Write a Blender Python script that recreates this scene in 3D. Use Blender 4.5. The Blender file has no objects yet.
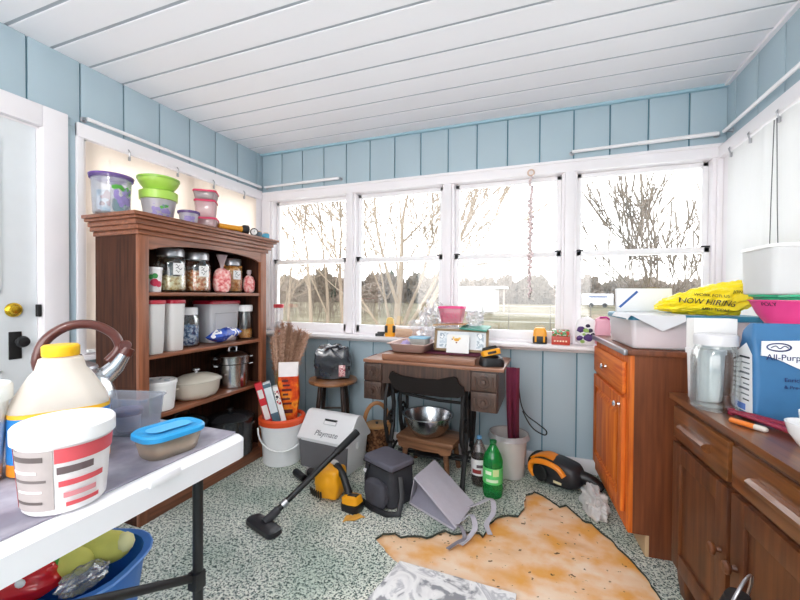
import bpy, bmesh, math, random
from mathutils import Vector, Matrix, noise
sc = bpy.context.scene
COL = sc.collection
R = math.radians
PI = math.pi
rnd = random.Random(7)
sc.view_settings.view_transform = 'Standard'
sc.view_settings.look = 'None'
sc.view_settings.gamma = 1
sc.view_settings.use_curve_mapping = False
sc.view_settings.exposure = 2.70
try:
    sc.cycles.use_denoising = True
    sc.cycles.max_bounces = 12
    sc.cycles.diffuse_bounces = 6
    sc.cycles.glossy_bounces = 5
    sc.cycles.transparent_max_bounces = 24
    sc.cycles.sample_clamp_indirect = 6
    sc.cycles.caustics_reflective = False
    sc.cycles.caustics_refractive = False
except Exception:
    pass


# ------------------------------------------------------------ materials
def lin(c):
    return c / 12.92 if c <= 0.04045 else ((c + 0.055) / 1.055) ** 2.4


def hx(h):
    h = h.lstrip('#')
    return tuple(lin(int(h[i:i + 2], 16) / 255) for i in (0, 2, 4)) + (1,)


def sc_col(c, k):
    return tuple(min(1, max(0, v * k)) for v in c[:3]) + (1,)


def nodes(name):
    m = bpy.data.materials.new(name)
    m.use_nodes = True
    nt = m.node_tree
    nt.nodes.clear()
    return m, nt, nt.nodes, nt.links


def mixcol(N, L, a, b, fac, blend='MIX'):
    n = N.new('ShaderNodeMix')
    n.data_type = 'RGBA'
    n.blend_type = blend
    for idx, v in ((6, a), (7, b)):
        if hasattr(v, 'is_output'):
            L.new(v, n.inputs[idx])
        else:
            n.inputs[idx].default_value = v
    if hasattr(fac, 'is_output'):
        L.new(fac, n.inputs[0])
    else:
        n.inputs[0].default_value = fac
    return n.outputs[2]


def tex(N, L, kind, scale, stretch=(1, 1, 1), rot=(0, 0, 0), detail=4):
    tc = N.new('ShaderNodeTexCoord')
    mp = N.new('ShaderNodeMapping')
    mp.inputs['Scale'].default_value = stretch
    mp.inputs['Rotation'].default_value = rot
    L.new(tc.outputs['Object'], mp.inputs['Vector'])
    t = N.new(kind)
    t.inputs['Scale'].default_value = scale
    if 'Detail' in t.inputs:
        t.inputs['Detail'].default_value = detail
    L.new(mp.outputs['Vector'], t.inputs['Vector'])
    return t


def ramp(N, L, src, stops):
    r = N.new('ShaderNodeValToRGB')
    e = r.color_ramp.elements
    while len(e) < len(stops):
        e.new(0.5)
    for i, (p, c) in enumerate(stops):
        e[i].position = p
        e[i].color = c
    L.new(src, r.inputs['Fac'])
    return r.outputs['Color']


def finish(N, L, col, rough, metal, spec=0.5, bump=None, bumpstr=0.2, bdist=0.002, alpha=None, coat=0):
    p = N.new('ShaderNodeBsdfPrincipled')
    if hasattr(col, 'is_output'):
        L.new(col, p.inputs['Base Color'])
    else:
        p.inputs['Base Color'].default_value = col
    p.inputs['Roughness'].default_value = rough
    p.inputs['Metallic'].default_value = metal
    p.inputs['Specular IOR Level'].default_value = spec
    p.inputs['Coat Weight'].default_value = coat
    if bump is not None:
        b = N.new('ShaderNodeBump')
        b.inputs['Strength'].default_value = bumpstr
        b.inputs['Distance'].default_value = bdist
        L.new(bump, b.inputs['Height'])
        L.new(b.outputs['Normal'], p.inputs['Normal'])
    return p


def out(N, L, sh):
    o = N.new('ShaderNodeOutputMaterial')
    L.new(sh, o.inputs['Surface'])


MC = {}


def mat(h, rough=0.5, metal=0.0, var=0.08, scale=14, bump=0.0, spec=0.5, stretch=(1, 1, 1), coat=0, name=None):
    key = (h, rough, metal, var, scale, bump, spec, stretch, coat)
    if key in MC:
        return MC[key]
    m, nt, N, L = nodes(name or 'surface_' + h.lstrip('#'))
    c = hx(h)
    t = tex(N, L, 'ShaderNodeTexNoise', scale, stretch)
    col = mixcol(N, L, sc_col(c, 1 - var), sc_col(c, 1 + var), t.outputs['Fac'])
    p = finish(N, L, col, rough, metal, spec, t.outputs['Fac'] if bump else None, bump, coat=coat)
    out(N, L, p.outputs[0])
    MC[key] = m
    return m


def wood(name, dark, light, stretch=(14, 14, 1), scale=3.0, rough=0.4, coat=0.15, spec=0.5):
    m, nt, N, L = nodes(name)
    t = tex(N, L, 'ShaderNodeTexNoise', scale, stretch, detail=6)
    t2 = tex(N, L, 'ShaderNodeTexNoise', 1.7, (1, 1, 1))
    a, b = hx(dark), hx(light)
    mid = tuple((a[i] + b[i]) / 2 for i in range(3)) + (1,)
    col = ramp(N, L, t.outputs['Fac'], [(0.3, a), (0.5, mid), (0.72, b)])
    col = mixcol(N, L, col, sc_col(a, 1.0), 0.18)
    col = mixcol(N, L, col, (0.9, 0.9, 0.9, 1), t2.outputs['Fac'], 'MULTIPLY')
    p = finish(N, L, col, rough, 0, spec, t.outputs['Fac'], 0.12, 0.001, coat=coat)
    out(N, L, p.outputs[0])
    return m


def clear(name, tint='ffffff', gloss=0.1, body=0.0, bodycol='ffffff', rough=0.03):
    """thin clear glass or plastic: see-through, a rim of reflection, and a share of milky body"""
    m, nt, N, L = nodes(name)
    tr = N.new('ShaderNodeBsdfTransparent')
    tr.inputs[0].default_value = hx(tint)
    t = tex(N, L, 'ShaderNodeTexNoise', 9)
    gl = N.new('ShaderNodeBsdfGlossy')
    gl.inputs['Roughness'].default_value = rough
    gl.inputs['Color'].default_value = (0.95, 0.95, 0.95, 1)
    lw = N.new('ShaderNodeLayerWeight')
    lw.inputs['Blend'].default_value = 0.25
    ma = N.new('ShaderNodeMath')
    ma.operation = 'MULTIPLY_ADD'
    ma.inputs[1].default_value = 0.55
    ma.inputs[2].default_value = gloss * 0.4
    L.new(lw.outputs['Fresnel'], ma.inputs[0])
    mx = N.new('ShaderNodeMixShader')
    L.new(ma.outputs[0], mx.inputs[0])
    L.new(tr.outputs[0], mx.inputs[1])
    L.new(gl.outputs[0], mx.inputs[2])
    sh = mx.outputs[0]
    if body > 0:
        di = N.new('ShaderNodeBsdfDiffuse')
        tl = N.new('ShaderNodeBsdfTranslucent')
        c = hx(bodycol)
        col = mixcol(N, L, sc_col(c, 0.93), c, t.outputs['Fac'])
        L.new(col, di.inputs[0])
        L.new(col, tl.inputs[0])
        m1 = N.new('ShaderNodeMixShader')
        m1.inputs[0].default_value = 0.45
        L.new(di.outputs[0], m1.inputs[1])
        L.new(tl.outputs[0], m1.inputs[2])
        m2 = N.new('ShaderNodeMixShader')
        m2.inputs[0].default_value = body
        L.new(sh, m2.inputs[1])
        L.new(m1.outputs[0], m2.inputs[2])
        sh = m2.outputs[0]
    out(N, L, sh)
    return m


def speckle(name, stops, scale, rough=0.9, bump=0.3, kind='ShaderNodeTexNoise', detail=3, bdist=0.004):
    m, nt, N, L = nodes(name)
    t = tex(N, L, kind, scale, detail=detail)
    src = t.outputs['Fac'] if 'Fac' in t.outputs else t.outputs['Distance']
    col = ramp(N, L, src, [(p, hx(c)) for p, c in stops])
    p = finish(N, L, col, rough, 0, 0.2, src, bump, bdist)
    out(N, L, p.outputs[0])
    return m


# ------------------------------------------------------------ mesh building
class MB:
    def __init__(self):
        self.v, self.f, self.m, self.mi = [], [], [], 0
        self.M = Matrix.Identity(4)

    def at(self, loc=(0, 0, 0), rot=(0, 0, 0)):
        from mathutils import Euler
        self.M = Matrix.Translation(loc) @ Euler(rot).to_matrix().to_4x4()
        return self

    def add(self, vs, fs):
        b = len(self.v)
        self.v += [self.M @ Vector(p) for p in vs]
        for f in fs:
            self.f.append([b + i for i in f])
            self.m.append(self.mi)
        return self

    def bm(self, bm):
        bm.verts.index_update()
        self.add([v.co.copy() for v in bm.verts], [[v.index for v in f.verts] for f in bm.faces])
        bm.free()
        return self

    def box(self, c, s, bev=0.0, seg=2, rz=0.0):
        bm = bmesh.new()
        bmesh.ops.create_cube(bm, size=1, matrix=Matrix.Diagonal((s[0], s[1], s[2], 1)))
        if bev > 0:
            bmesh.ops.bevel(bm, geom=list(bm.edges), offset=min(bev, min(s) * 0.49), segments=seg, profile=0.6, affect='EDGES')
        bmesh.ops.transform(bm, matrix=Matrix.Translation(c) @ Matrix.Rotation(rz, 4, 'Z'), verts=bm.verts)
        return self.bm(bm)

    def bx(self, x0, x1, y0, y1, z0, z1, bev=0.0):
        return self.box(((x0 + x1) / 2, (y0 + y1) / 2, (z0 + z1) / 2), (abs(x1 - x0), abs(y1 - y0), abs(z1 - z0)), bev)

    def loft(self, rings, cap0=True, cap1=True):
        n = len(rings[0])
        vs = [p for r in rings for p in r]
        fs = []
        for k in range(len(rings) - 1):
            for i in range(n):
                j = (i + 1) % n
                fs.append((k * n + i, k * n + j, (k + 1) * n + j, (k + 1) * n + i))
        if cap0:
            fs.append(tuple(range(n))[::-1])
        if cap1:
            fs.append(tuple((len(rings) - 1) * n + i for i in range(n)))
        return self.add(vs, fs)

    def lathe(self, prof, seg=28, c=(0, 0, 0), sx=1, sy=1, cap0=True, cap1=True):
        rings = []
        for r, z in prof:
            r = max(r, 1e-4)
            rings.append([(c[0] + sx * r * math.cos(2 * PI * i / seg), c[1] + sy * r * math.sin(2 * PI * i / seg), c[2] + z) for i in range(seg)])
        return self.loft(rings, cap0, cap1)

    def tube(self, pts, r, seg=8, closed=False, flat=1.0, caps=True):
        pts = [Vector(p) for p in pts]
        n = len(pts)
        rs = r if isinstance(r, (list, tuple)) else [r] * n
        rings, up = [], None
        for i, p in enumerate(pts):
            if closed:
                d = pts[(i + 1) % n] - pts[i - 1]
            else:
                d = pts[min(i + 1, n - 1)] - pts[max(i - 1, 0)]
            d = d.normalized() if d.length > 1e-9 else Vector((0, 0, 1))
            if up is None:
                up = Vector((0, 0, 1)) if abs(d.z) < 0.9 else Vector((0, 1, 0))
            a = d.cross(up)
            a = a.normalized() if a.length > 1e-6 else d.orthogonal().normalized()
            b = a.cross(d).normalized()
            up = b
            rings.append([p + a * rs[i] * math.cos(2 * PI * k / seg) + b * rs[i] * flat * math.sin(2 * PI * k / seg) for k in range(seg)])
        if closed:
            rings.append(rings[0])
            return self.loft(rings, False, False)
        return self.loft(rings, caps, caps)

    def cyl(self, p0, p1, r0, r1=None, seg=14):
        return self.tube([p0, p1], [r0, r0 if r1 is None else r1], seg)

    def prism(self, poly, ax, a, b):
        """extrude a 2D polygon along axis ax from a to b; the polygon gives the other two coordinates in order"""
        def p3(u, w, t):
            return {'x': (t, u, w), 'y': (u, t, w), 'z': (u, w, t)}[ax]
        n = len(poly)
        vs = [p3(u, w, a) for u, w in poly] + [p3(u, w, b) for u, w in poly]
        fs = [tuple(range(n))[::-1], tuple(range(n, 2 * n))]
        fs += [(i, (i + 1) % n, n + (i + 1) % n, n + i) for i in range(n)]
        return self.add(vs, fs)

    def grid(self, fn, nu, nv, thick=0.0):
        P = [[Vector(fn(i / nu, j / nv)) for j in range(nv + 1)] for i in range(nu + 1)]
        vs = [p for row in P for p in row]
        w = nv + 1
        fs = [(i * w + j, (i + 1) * w + j, (i + 1) * w + j + 1, i * w + j + 1) for i in range(nu) for j in range(nv)]
        if thick > 0:
            nrm = []
            for i in range(nu + 1):
                for j in range(nv + 1):
                    du = P[min(i + 1, nu)][j] - P[max(i - 1, 0)][j]
                    dv = P[i][min(j + 1, nv)] - P[i][max(j - 1, 0)]
                    nn = du.cross(dv)
                    nrm.append(nn.normalized() if nn.length > 1e-9 else Vector((0, 0, 1)))
            k = len(vs)
            vs2 = [v - n * thick for v, n in zip(vs, nrm)]
            fs2 = [tuple(k + q for q in reversed(f)) for f in fs]
            rim = []
            for i in range(nu):
                rim.append((i * w, (i + 1) * w, k + (i + 1) * w, k + i * w))
                rim.append((i * w + nv, k + i * w + nv, k + (i + 1) * w + nv, (i + 1) * w + nv))
            for j in range(nv):
                rim.append((j, k + j, k + j + 1, j + 1))
                o = nu * w
                rim.append((o + j, o + j + 1, k + o + j + 1, k + o + j))
            vs, fs = vs + vs2, fs + fs2 + rim
        return self.add(vs, fs)

    def blob(self, c, rad, amp=0.1, freq=4.0, seed=0, sub=3, zmin=None, power=1.0):
        bm = bmesh.new()
        bmesh.ops.create_icosphere(bm, subdivisions=sub, radius=1)
        for v in bm.verts:
            d = v.co.normalized()
            q = d * freq + Vector((seed * 3.1, seed * 1.7, seed))
            k = 1 + amp * (noise.noise(q) + 0.5 * abs(noise.noise(q * 2.3)) + 0.3 * noise.noise(q * 5))
            if power != 1.0:
                mx = max(abs(d.x), abs(d.y), abs(d.z))
                k *= (1 / mx) ** power
            v.co = Vector((c[0] + d.x * rad[0] * k, c[1] + d.y * rad[1] * k, c[2] + d.z * rad[2] * k))
            if zmin is not None and v.co.z < zmin:
                v.co.z = zmin
        return self.bm(bm)


def rr(w, d, r, z, n=5, cx=0, cy=0):
    r = min(r, w / 2 - 1e-4, d / 2 - 1e-4)
    pts = []
    for (sx, sy, a0) in ((1, 1, 0), (-1, 1, 90), (-1, -1, 180), (1, -1, 270)):
        for k in range(n + 1):
            a = R(a0 + 90 * k / n)
            pts.append((cx + sx * (w / 2 - r) + r * math.cos(a), cy + sy * (d / 2 - r) + r * math.sin(a), z))
    return pts


def obj(name, mb, m, parent=None, angle=38):
    me = bpy.data.meshes.new(name)
    me.from_pydata([tuple(v) for v in mb.v], [], mb.f)
    ms = m if isinstance(m, (list, tuple)) else [m]
    for x in ms:
        me.materials.append(x)
    me.polygons.foreach_set('material_index', [min(i, len(ms) - 1) for i in mb.m])
    bm = bmesh.new()
    bm.from_mesh(me)
    bmesh.ops.recalc_face_normals(bm, faces=bm.faces)
    bm.to_mesh(me)
    bm.free()
    me.polygons.foreach_set('use_smooth', [True] * len(me.polygons))
    me.set_sharp_from_angle(angle=R(angle))
    o = bpy.data.objects.new(name, me)
    COL.objects.link(o)
    if parent is not None:
        o.parent = parent
    return o


def T(name, label, cat, loc=(0, 0, 0), rz=0.0, group=None):
    o = bpy.data.objects.new(name, None)
    o.empty_display_size = 0.05
    COL.objects.link(o)
    o.location = loc
    o.rotation_euler = (0, 0, rz)
    o['label'] = label
    o['category'] = cat
    if group:
        o['group'] = group
    return o


def tag(o, label, cat, group=None):
    o['label'] = label
    o['category'] = cat
    if group:
        o['group'] = group
    return o


def struct(name, mb, m, parent=None, angle=38):
    o = obj(name, mb, m, parent, angle)
    if parent is None:
        o['kind'] = 'structure'
    return o


CAMX, CAMY, CAMZ = 2.3208, -2.7268, 1.163


def face(x, y):
    dx, dy = x - CAMX, y - CAMY
    return math.atan2(-dx, dy)


def text(s, size, loc, rot, m, parent, ext=0.0006, name='lettering', align='CENTER', shear=0.0, sx=1.0):
    cu = bpy.data.curves.new(name, 'FONT')
    cu.body = s
    cu.size = size
    cu.extrude = ext
    cu.align_x = align
    cu.align_y = 'CENTER'
    cu.shear = shear
    cu.space_line = 0.9
    tmp = bpy.data.objects.new(name + '_src', cu)
    COL.objects.link(tmp)
    dg = bpy.context.evaluated_depsgraph_get()
    me = bpy.data.meshes.new_from_object(tmp.evaluated_get(dg))
    bpy.data.objects.remove(tmp)
    bpy.data.curves.remove(cu)
    me.materials.clear()
    me.materials.append(m)
    o = bpy.data.objects.new(name, me)
    COL.objects.link(o)
    o.location = loc
    o.rotation_euler = rot
    o.scale = (sx, 1, 1)
    if parent is not None:
        o.parent = parent
    return o


def wrap(o, r, a0=0.0):
    """bend a flat lettering mesh (local x along, local y up) round a vertical cylinder of radius r"""
    for v in o.data.vertices:
        x, y, z = v.co
        a = a0 + x / r
        v.co = ((r + z) * math.sin(a), -(r + z) * math.cos(a), y)
    return o


# ---------- common materials
WHITE = mat('f0eef0', 0.45, var=0.03, name='white_paint')
TRIM = mat('efebee', 0.4, var=0.04, scale=6, name='trim_paint')
BLUE = mat('aabdc7', 0.55, var=0.04, scale=3, bump=0.05, name='blue_panel_paint')
BLUEG = mat('5c8596', 0.6, var=0.05, name='groove_paint')
BLACK = mat('17171a', 0.45, var=0.2, name='black_plastic')
BLACKM = mat('1d1c1d', 0.55, metal=0.2, var=0.3, scale=30, name='black_iron')
DGREY = mat('4a4a50', 0.7, var=0.12, name='dark_grey')
STEEL = mat('c9c9cc', 0.22, metal=1.0, var=0.06, name='brushed_steel')
CHROME = mat('dddde0', 0.1, metal=1.0, var=0.02, name='chrome')
ALU = mat('b6b6ba', 0.35, metal=0.9, var=0.06, name='dull_aluminium')
YEL = mat('f2a516', 0.4, var=0.06, name='tool_yellow')
RED = mat('c81f36', 0.4, var=0.06, name='red_plastic')
WPLAST = mat('f1f1f0', 0.35, var=0.03, name='white_plastic')
PAPER = mat('f3f2f0', 0.75, var=0.03, name='white_paper')
INK = mat('22222a', 0.6, var=0.1, name='black_ink')
GLASS = clear('clear_glass', 'fbfdfd', 0.10)
FROST = clear('frosted_plastic', 'f7f7fa', 0.1, 0.55, 'f4f3f7', 0.15)
CLEARP = clear('clear_plastic', 'f4f6fa', 0.14, 0.18, 'eef0f6', 0.08)
# ============================================================ THE ROOM
W, H, YF = 3.345, 2.4, -3.7          # room width, height, how far it runs back past the camera
SILL, HEAD = 0.82, 2.065


def panels(mb, cuts, zspans, put, thick=0.012, g=0.0045):
    """boards between the cuts; put(a0, a1, z0, z1) adds one board box"""
    for z0, z1 in zspans:
        for a, b in zip(cuts[:-1], cuts[1:]):
            put(a + g, b - g, z0, z1)


def wall(name, spans, axis, pos, outdir, cutsfn):
    """spans: (a0, a1, z0, z1) rectangles of wall; boards in front of a dark backing"""
    mb = MB()
    for a0, a1, z0, z1 in spans:
        mb.mi = 1
        b0, b1 = sorted((pos + outdir * 0.010, pos + outdir * 0.11))
        if axis == 'x':
            mb.bx(b0, b1, a0, a1, z0, z1)
        else:
            mb.bx(a0, a1, b0, b1, z0, z1)
        mb.mi = 0
        cs = [a0 - 0.0045] + [c for c in sorted(cutsfn(z0)) if a0 + 0.01 < c < a1 - 0.01] + [a1 + 0.0045]
        for a, b in zip(cs[:-1], cs[1:]):
            p0, p1 = sorted((pos, pos + outdir * 0.012))
            if axis == 'x':
                mb.bx(p0, p1, a + 0.0045, b - 0.0045, z0, z1, 0.0015)
            else:
                mb.bx(a + 0.0045, b - 0.0045, p0, p1, z0, z1, 0.0015)
    return struct(name, mb, [BLUE, BLUEG])


def cuts_back(z0):
    ph = 0.0055 if z0 > 1 else 0.040
    return [ph + 0.2105 * k for k in range(17)]


wall('wall_back', [(-0.11, W + 0.11, HEAD - 0.01, H), (-0.11, W + 0.11, 0, SILL), (-0.11, 0.1, SILL, HEAD), (W - 0.03, W + 0.11, SILL, HEAD)], 'y', 0.0, 1, cuts_back)
cuts_left = lambda z0: [-0.06 - 0.2255 * k for k in range(18)]
wall('wall_left', [(YF, 0, 2.085, H), (-1.44, 0, HEAD - 0.02, 2.085), (-1.40, 0, 0, SILL), (-1.485, -1.40, 0, HEAD - 0.02), (-1.485, -1.44, HEAD - 0.02, 2.085), (YF, -2.5, 0, 2.085), (-0.09, 0, SILL, HEAD)], 'x', 0.0, -1, cuts_left)
cuts_right = lambda z0: [-0.10 - 0.2255 * k for k in range(18)]
wall('wall_right', [(YF, 0, HEAD - 0.03, H), (YF, 0, 0, SILL), (YF, -2.1, SILL, HEAD), (-0.1, 0, SILL, HEAD)], 'x', W, 1, cuts_right)

wall('wall_front', [(-0.11, W + 0.11, HEAD - 0.03, H), (-0.11, W + 0.11, 0, SILL), (-0.11, 0.25, SILL, HEAD - 0.03), (W - 0.25, W + 0.11, SILL, HEAD - 0.03)], 'y', YF, -1, cuts_back)  # unseen rear wall; its window band is shaped to set light from behind

# ceiling: long white boards running across the room with chamfered joints
mb = MB()
mb.mi = 1
mb.bx(-0.11, W + 0.11, YF, 0.11, H + 0.006, H + 0.06)
mb.mi = 0
c = [0.03] + [-0.150 - 0.1735 * k for k in range(21)]
for a, b in zip(c[:-1], c[1:]):
    a2, b2 = a - 0.010, b + 0.010
    mb.prism([(b2, H + 0.008), (b2, H), (a2, H), (a2, H + 0.008)], 'x', -0.02, W + 0.02)
CEILM = mat('eeedf1', 0.6, var=0.02, scale=2, name='ceiling_paint')
struct('ceiling', mb, [CEILM, mat('b4bbc2', 0.8, name='ceiling_joint')])
mb = MB()
mb.bx(0, W, -0.022, 0.0, H - 0.016, H)
struct('trim_1', mb, mat('9fc0ce', 0.55, name='blue_cove_paint'))
mb = MB()
mb.bx(W - 0.022, W, YF, 0, H - 0.014, H)
struct('trim_2', mb, TRIM)


# window joinery ---------------------------------------------------------
def sash_window(name, a0, a1, fixed, axis, sgn, latch=True):
    """double-hung window between a0 and a1 along the wall; fixed = coordinate of the wall face, sgn = direction to the outside"""
    z0, z1 = SILL + 0.045, HEAD - 0.085
    zr = 1.445

    def B(mb, p, q, d0, d1, za, zb, bev=0.004):
        e0, e1 = sorted((fixed + sgn * d0, fixed + sgn * d1))
        if axis == 'y':
            mb.bx(p, q, e0, e1, za, zb, bev)
        else:
            mb.bx(e0, e1, p, q, za, zb, bev)
    mb = MB()
    fw = 0.032
    for p, q in ((a0, a0 + 0.018), (a1 - 0.018, a1)):
        B(mb, p, q, 0.0, 0.10, z0 - 0.045, z1 + 0.045)
    B(mb, a0, a1, 0.0, 0.10, z1, z1 + 0.03)
    B(mb, a0, a1, 0.01, 0.10, z0 - 0.045, z0 - 0.005)
    w = struct(name, mb, TRIM)
    # upper sash (outer) and lower sash (inner)
    for nm, za, zb, d in (('upper_sash', zr - 0.018, z1, 0.055), ('lower_sash', z0 - 0.005, zr + 0.018, 0.022)):
        m2 = MB()
        B(m2, a0 + 0.018, a0 + 0.018 + fw, d, d + 0.03, za, zb)
        B(m2, a1 - 0.018 - fw, a1 - 0.018, d, d + 0.03, za, zb)
        B(m2, a0 + 0.018, a1 - 0.018, d, d + 0.03, zb - (0.036 if nm == 'lower_sash' else 0.03), zb)
        B(m2, a0 + 0.018, a1 - 0.018, d, d + 0.03, za, za + (0.06 if nm == 'lower_sash' else 0.036))
        s = obj(nm, m2, WHITE, w)
        g = MB()
        B(g, a0 + 0.045, a1 - 0.045, d + 0.013, d + 0.016, za + 0.03, zb - 0.025, 0)
        obj('pane', g, GLASS, s)
        if nm == 'lower_sash' and latch:
            for p, q in ((a0 + 0.020, a0 + 0.062), (a1 - 0.062, a1 - 0.020)):
                l = MB()
                B(l, p, q, d - 0.006, d + 0.006, zb - 0.003, zb + 0.006, 0.002)
                obj('latch', l, BLACK, s)
    return w


sash_window('window_1', 0.10, 0.862, 0.0, 'y', 1)
sash_window('window_2', 0.912, 1.668, 0.0, 'y', 1)
sash_window('window_3', 1.718, 2.482, 0.0, 'y', 1)
sash_window('window_4', 2.538, 3.30, 0.0, 'y', 1)
mb = MB()
for a, b in ((0.0, 0.10), (0.862, 0.912), (1.668, 1.718), (2.482, 2.538), (3.30, W)):
    mb.bx(a, b, -0.018, 0.1, SILL + 0.03, HEAD - 0.06, 0.005)
mb.bx(0, W, -0.020, 0.1, HEAD - 0.085, HEAD - 0.004, 0.004)
mb.bx(0, W, -0.028, 0.0, HEAD - 0.026, HEAD - 0.006, 0.006)
struct('trim_3', mb, TRIM)
mb = MB()
mb.bx(0.02, W - 0.02, -0.125, 0.03, SILL, SILL + 0.026, 0.006)
mb.bx(0.02, W - 0.02, -0.02, 0.0, SILL - 0.03, SILL, 0.004)
struct('trim_4', mb, TRIM)          # the long window sill

sash_window('window_5', -1.40, -0.75, 0.0, 'x', -1, False)
sash_window('window_6', -0.75, -0.09, 0.0, 'x', -1, False)
mb = MB()
mb.bx(0.0, 0.018, -1.44, -1.405, SILL, HEAD + 0.005, 0.004)
mb.bx(0.0, 0.024, -1.44, -0.02, HEAD - 0.07, HEAD + 0.006, 0.004)
mb.bx(0.0, 0.016, -0.09, -0.02, SILL, HEAD - 0.07, 0.004)
mb.bx(0.0, 0.05, -1.44, -0.02, SILL - 0.02, SILL + 0.006, 0.004)
struct('trim_5', mb, TRIM)
sash_window('window_7', -2.10, -1.10, W, 'x', 1, False)
sash_window('window_8', -1.10, -0.10, W, 'x', 1, False)
mb = MB()
mb.bx(W - 0.045, W, -2.14, -0.02, HEAD - 0.095, HEAD - 0.025, 0.006)
mb.bx(W - 0.02, W, -0.1, -0.02, SILL, HEAD - 0.09, 0.004)
mb.bx(W - 0.03, W, -2.14, -2.10, SILL, HEAD - 0.09, 0.004)
mb.bx(W - 0.012, W, -2.14, -0.02, SILL - 0.02, SILL + 0.006, 0.003)
struct('trim_6', mb, TRIM)


# blinds -------------------------------------------------------------------
def blindmat(name, h, frac):
    m, nt, N, L = nodes(name)
    t = tex(N, L, 'ShaderNodeTexNoise', 60, (1, 1, 0.2))
    c = hx(h)
    col = mixcol(N, L, sc_col(c, 0.97), c, t.outputs['Fac'])
    d, tl = N.new('ShaderNodeBsdfDiffuse'), N.new('ShaderNodeBsdfTranslucent')
    L.new(col, d.inputs[0])
    L.new(col, tl.inputs[0])
    mx = N.new('ShaderNodeMixShader')
    mx.inputs[0].default_value = frac
    L.new(d.outputs[0], mx.inputs[1])
    L.new(tl.outputs[0], mx.inputs[2])
    out(N, L, mx.outputs[0])
    return m


def blind(name, label, x, y0, y1, z0, z1, m, sgn, clips, group=None):
    t = T(name, label, 'blind', (x, (y0 + y1) / 2, z0))
    yc = (y0 + y1) / 2

    def fn(u, v):
        y = y0 + (y1 - y0) * u
        f = abs(((y * 2.1) % 1.0) - 0.5) * 2
        return (sgn * (0.004 * math.exp(-((1 - f) * 14) ** 2) + 0.002 * math.sin(y * 40 + v * 2)), y - yc, (z1 - z0) * v)
    obj('shade', MB().grid(fn, 130, 6, 0.0015), m, t)
    mb = MB().bx(-0.006, 0.010, y0 - yc, y1 - yc, -0.012, 0.006, 0.003)
    obj('bottom_bar', mb, WPLAST, t)
    for y in clips:
        k = MB()
        k.tube([(sgn * 0.006, y - yc, z1 - z0 + 0.03), (sgn * 0.02, y - yc, z1 - z0 + 0.012), (sgn * 0.010, y - yc + 0.004, z1 - z0 - 0.014)], 0.004, 6)
        k.box((sgn * 0.008, y - yc + 0.004, z1 - z0 - 0.022), (0.010, 0.012, 0.024), 0.002)
        obj('clip', k, ALU, t)
    return t


blind('window_blind', 'cream white fabric blind closed behind the brown bookcase on the left wall', 0.022, -1.402, -0.095, SILL + 0.03, 1.985, blindmat('cream_blind_cloth', 'f6eee6', 0.66), 1, (-1.18, -0.86, -0.56, -0.25))
bl = blind('window_blind', 'white fabric blind closed over the right-hand windows above the pink bowl', W - 0.03, -2.09, -0.105, SILL + 0.03, 1.965, blindmat('white_blind_cloth', 'f0f0f0', 0.36), -1, (-0.36, -0.60, -0.16))
k = MB()
for dy in (0, 0.02):
    k.tube([(-0.018, 1.0975 - 0.60 + dy, 1.10), (-0.020, 1.0975 - 0.62 + dy * 2.5, 0.7), (-0.018, 1.0975 - 0.64 + dy * 4, 0.3)], 0.0018, 5)
obj('pull_cord', k, DGREY, bl)


# curtain rods ---------------------------------------------------------------
def rod(label, p0, p1, wallvec):
    p0, p1 = Vector(p0), Vector(p1)
    mid = (p0 + p1) / 2
    t = T('curtain_rod', label, 'curtain rod', mid, 0, 'empty white curtain rods above the windows')
    a, b = p0 - mid, p1 - mid
    w = Vector(wallvec)
    d = (b - a).normalized()
    mb = MB().tube([a, b], 0.010, 10, flat=1.0)
    j = a + (b - a) * 0.48
    mb.tube([j, b - d * 0.01], 0.0122, 10)
    obj('pole', mb, WHITE, t)
    for e, s in ((a, 1), (b, -1)):
        q = MB()
        q.tube([e, e + w * 0.6 - d * s * 0.004, e + w], [0.008, 0.008, 0.008], 8)
        q.tube([e + w * 0.96, e + w], [0.016, 0.016], 10)
        obj('bracket', q, ALU, t)
    return t


rod('slim white curtain rod on the blue left wall above the cream blind', (0.034, -1.40, 2.100), (0.034, -0.05, 2.098), (-0.034, 0, 0))
rod('short white curtain rod above the leftmost garden window', (0.06, -0.034, 2.100), (0.80, -0.034, 2.106), (0, 0.034, 0))
rod('white curtain rod above the right-hand garden window', (2.52, -0.034, 2.102), (3.295, -0.034, 2.112), (0, 0.034, 0))
rod('white curtain rod on the blue right wall above the white blind', (W - 0.04, -0.075, 2.106), (W - 0.04, -1.95, 2.10), (0.04, 0, 0))

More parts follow.
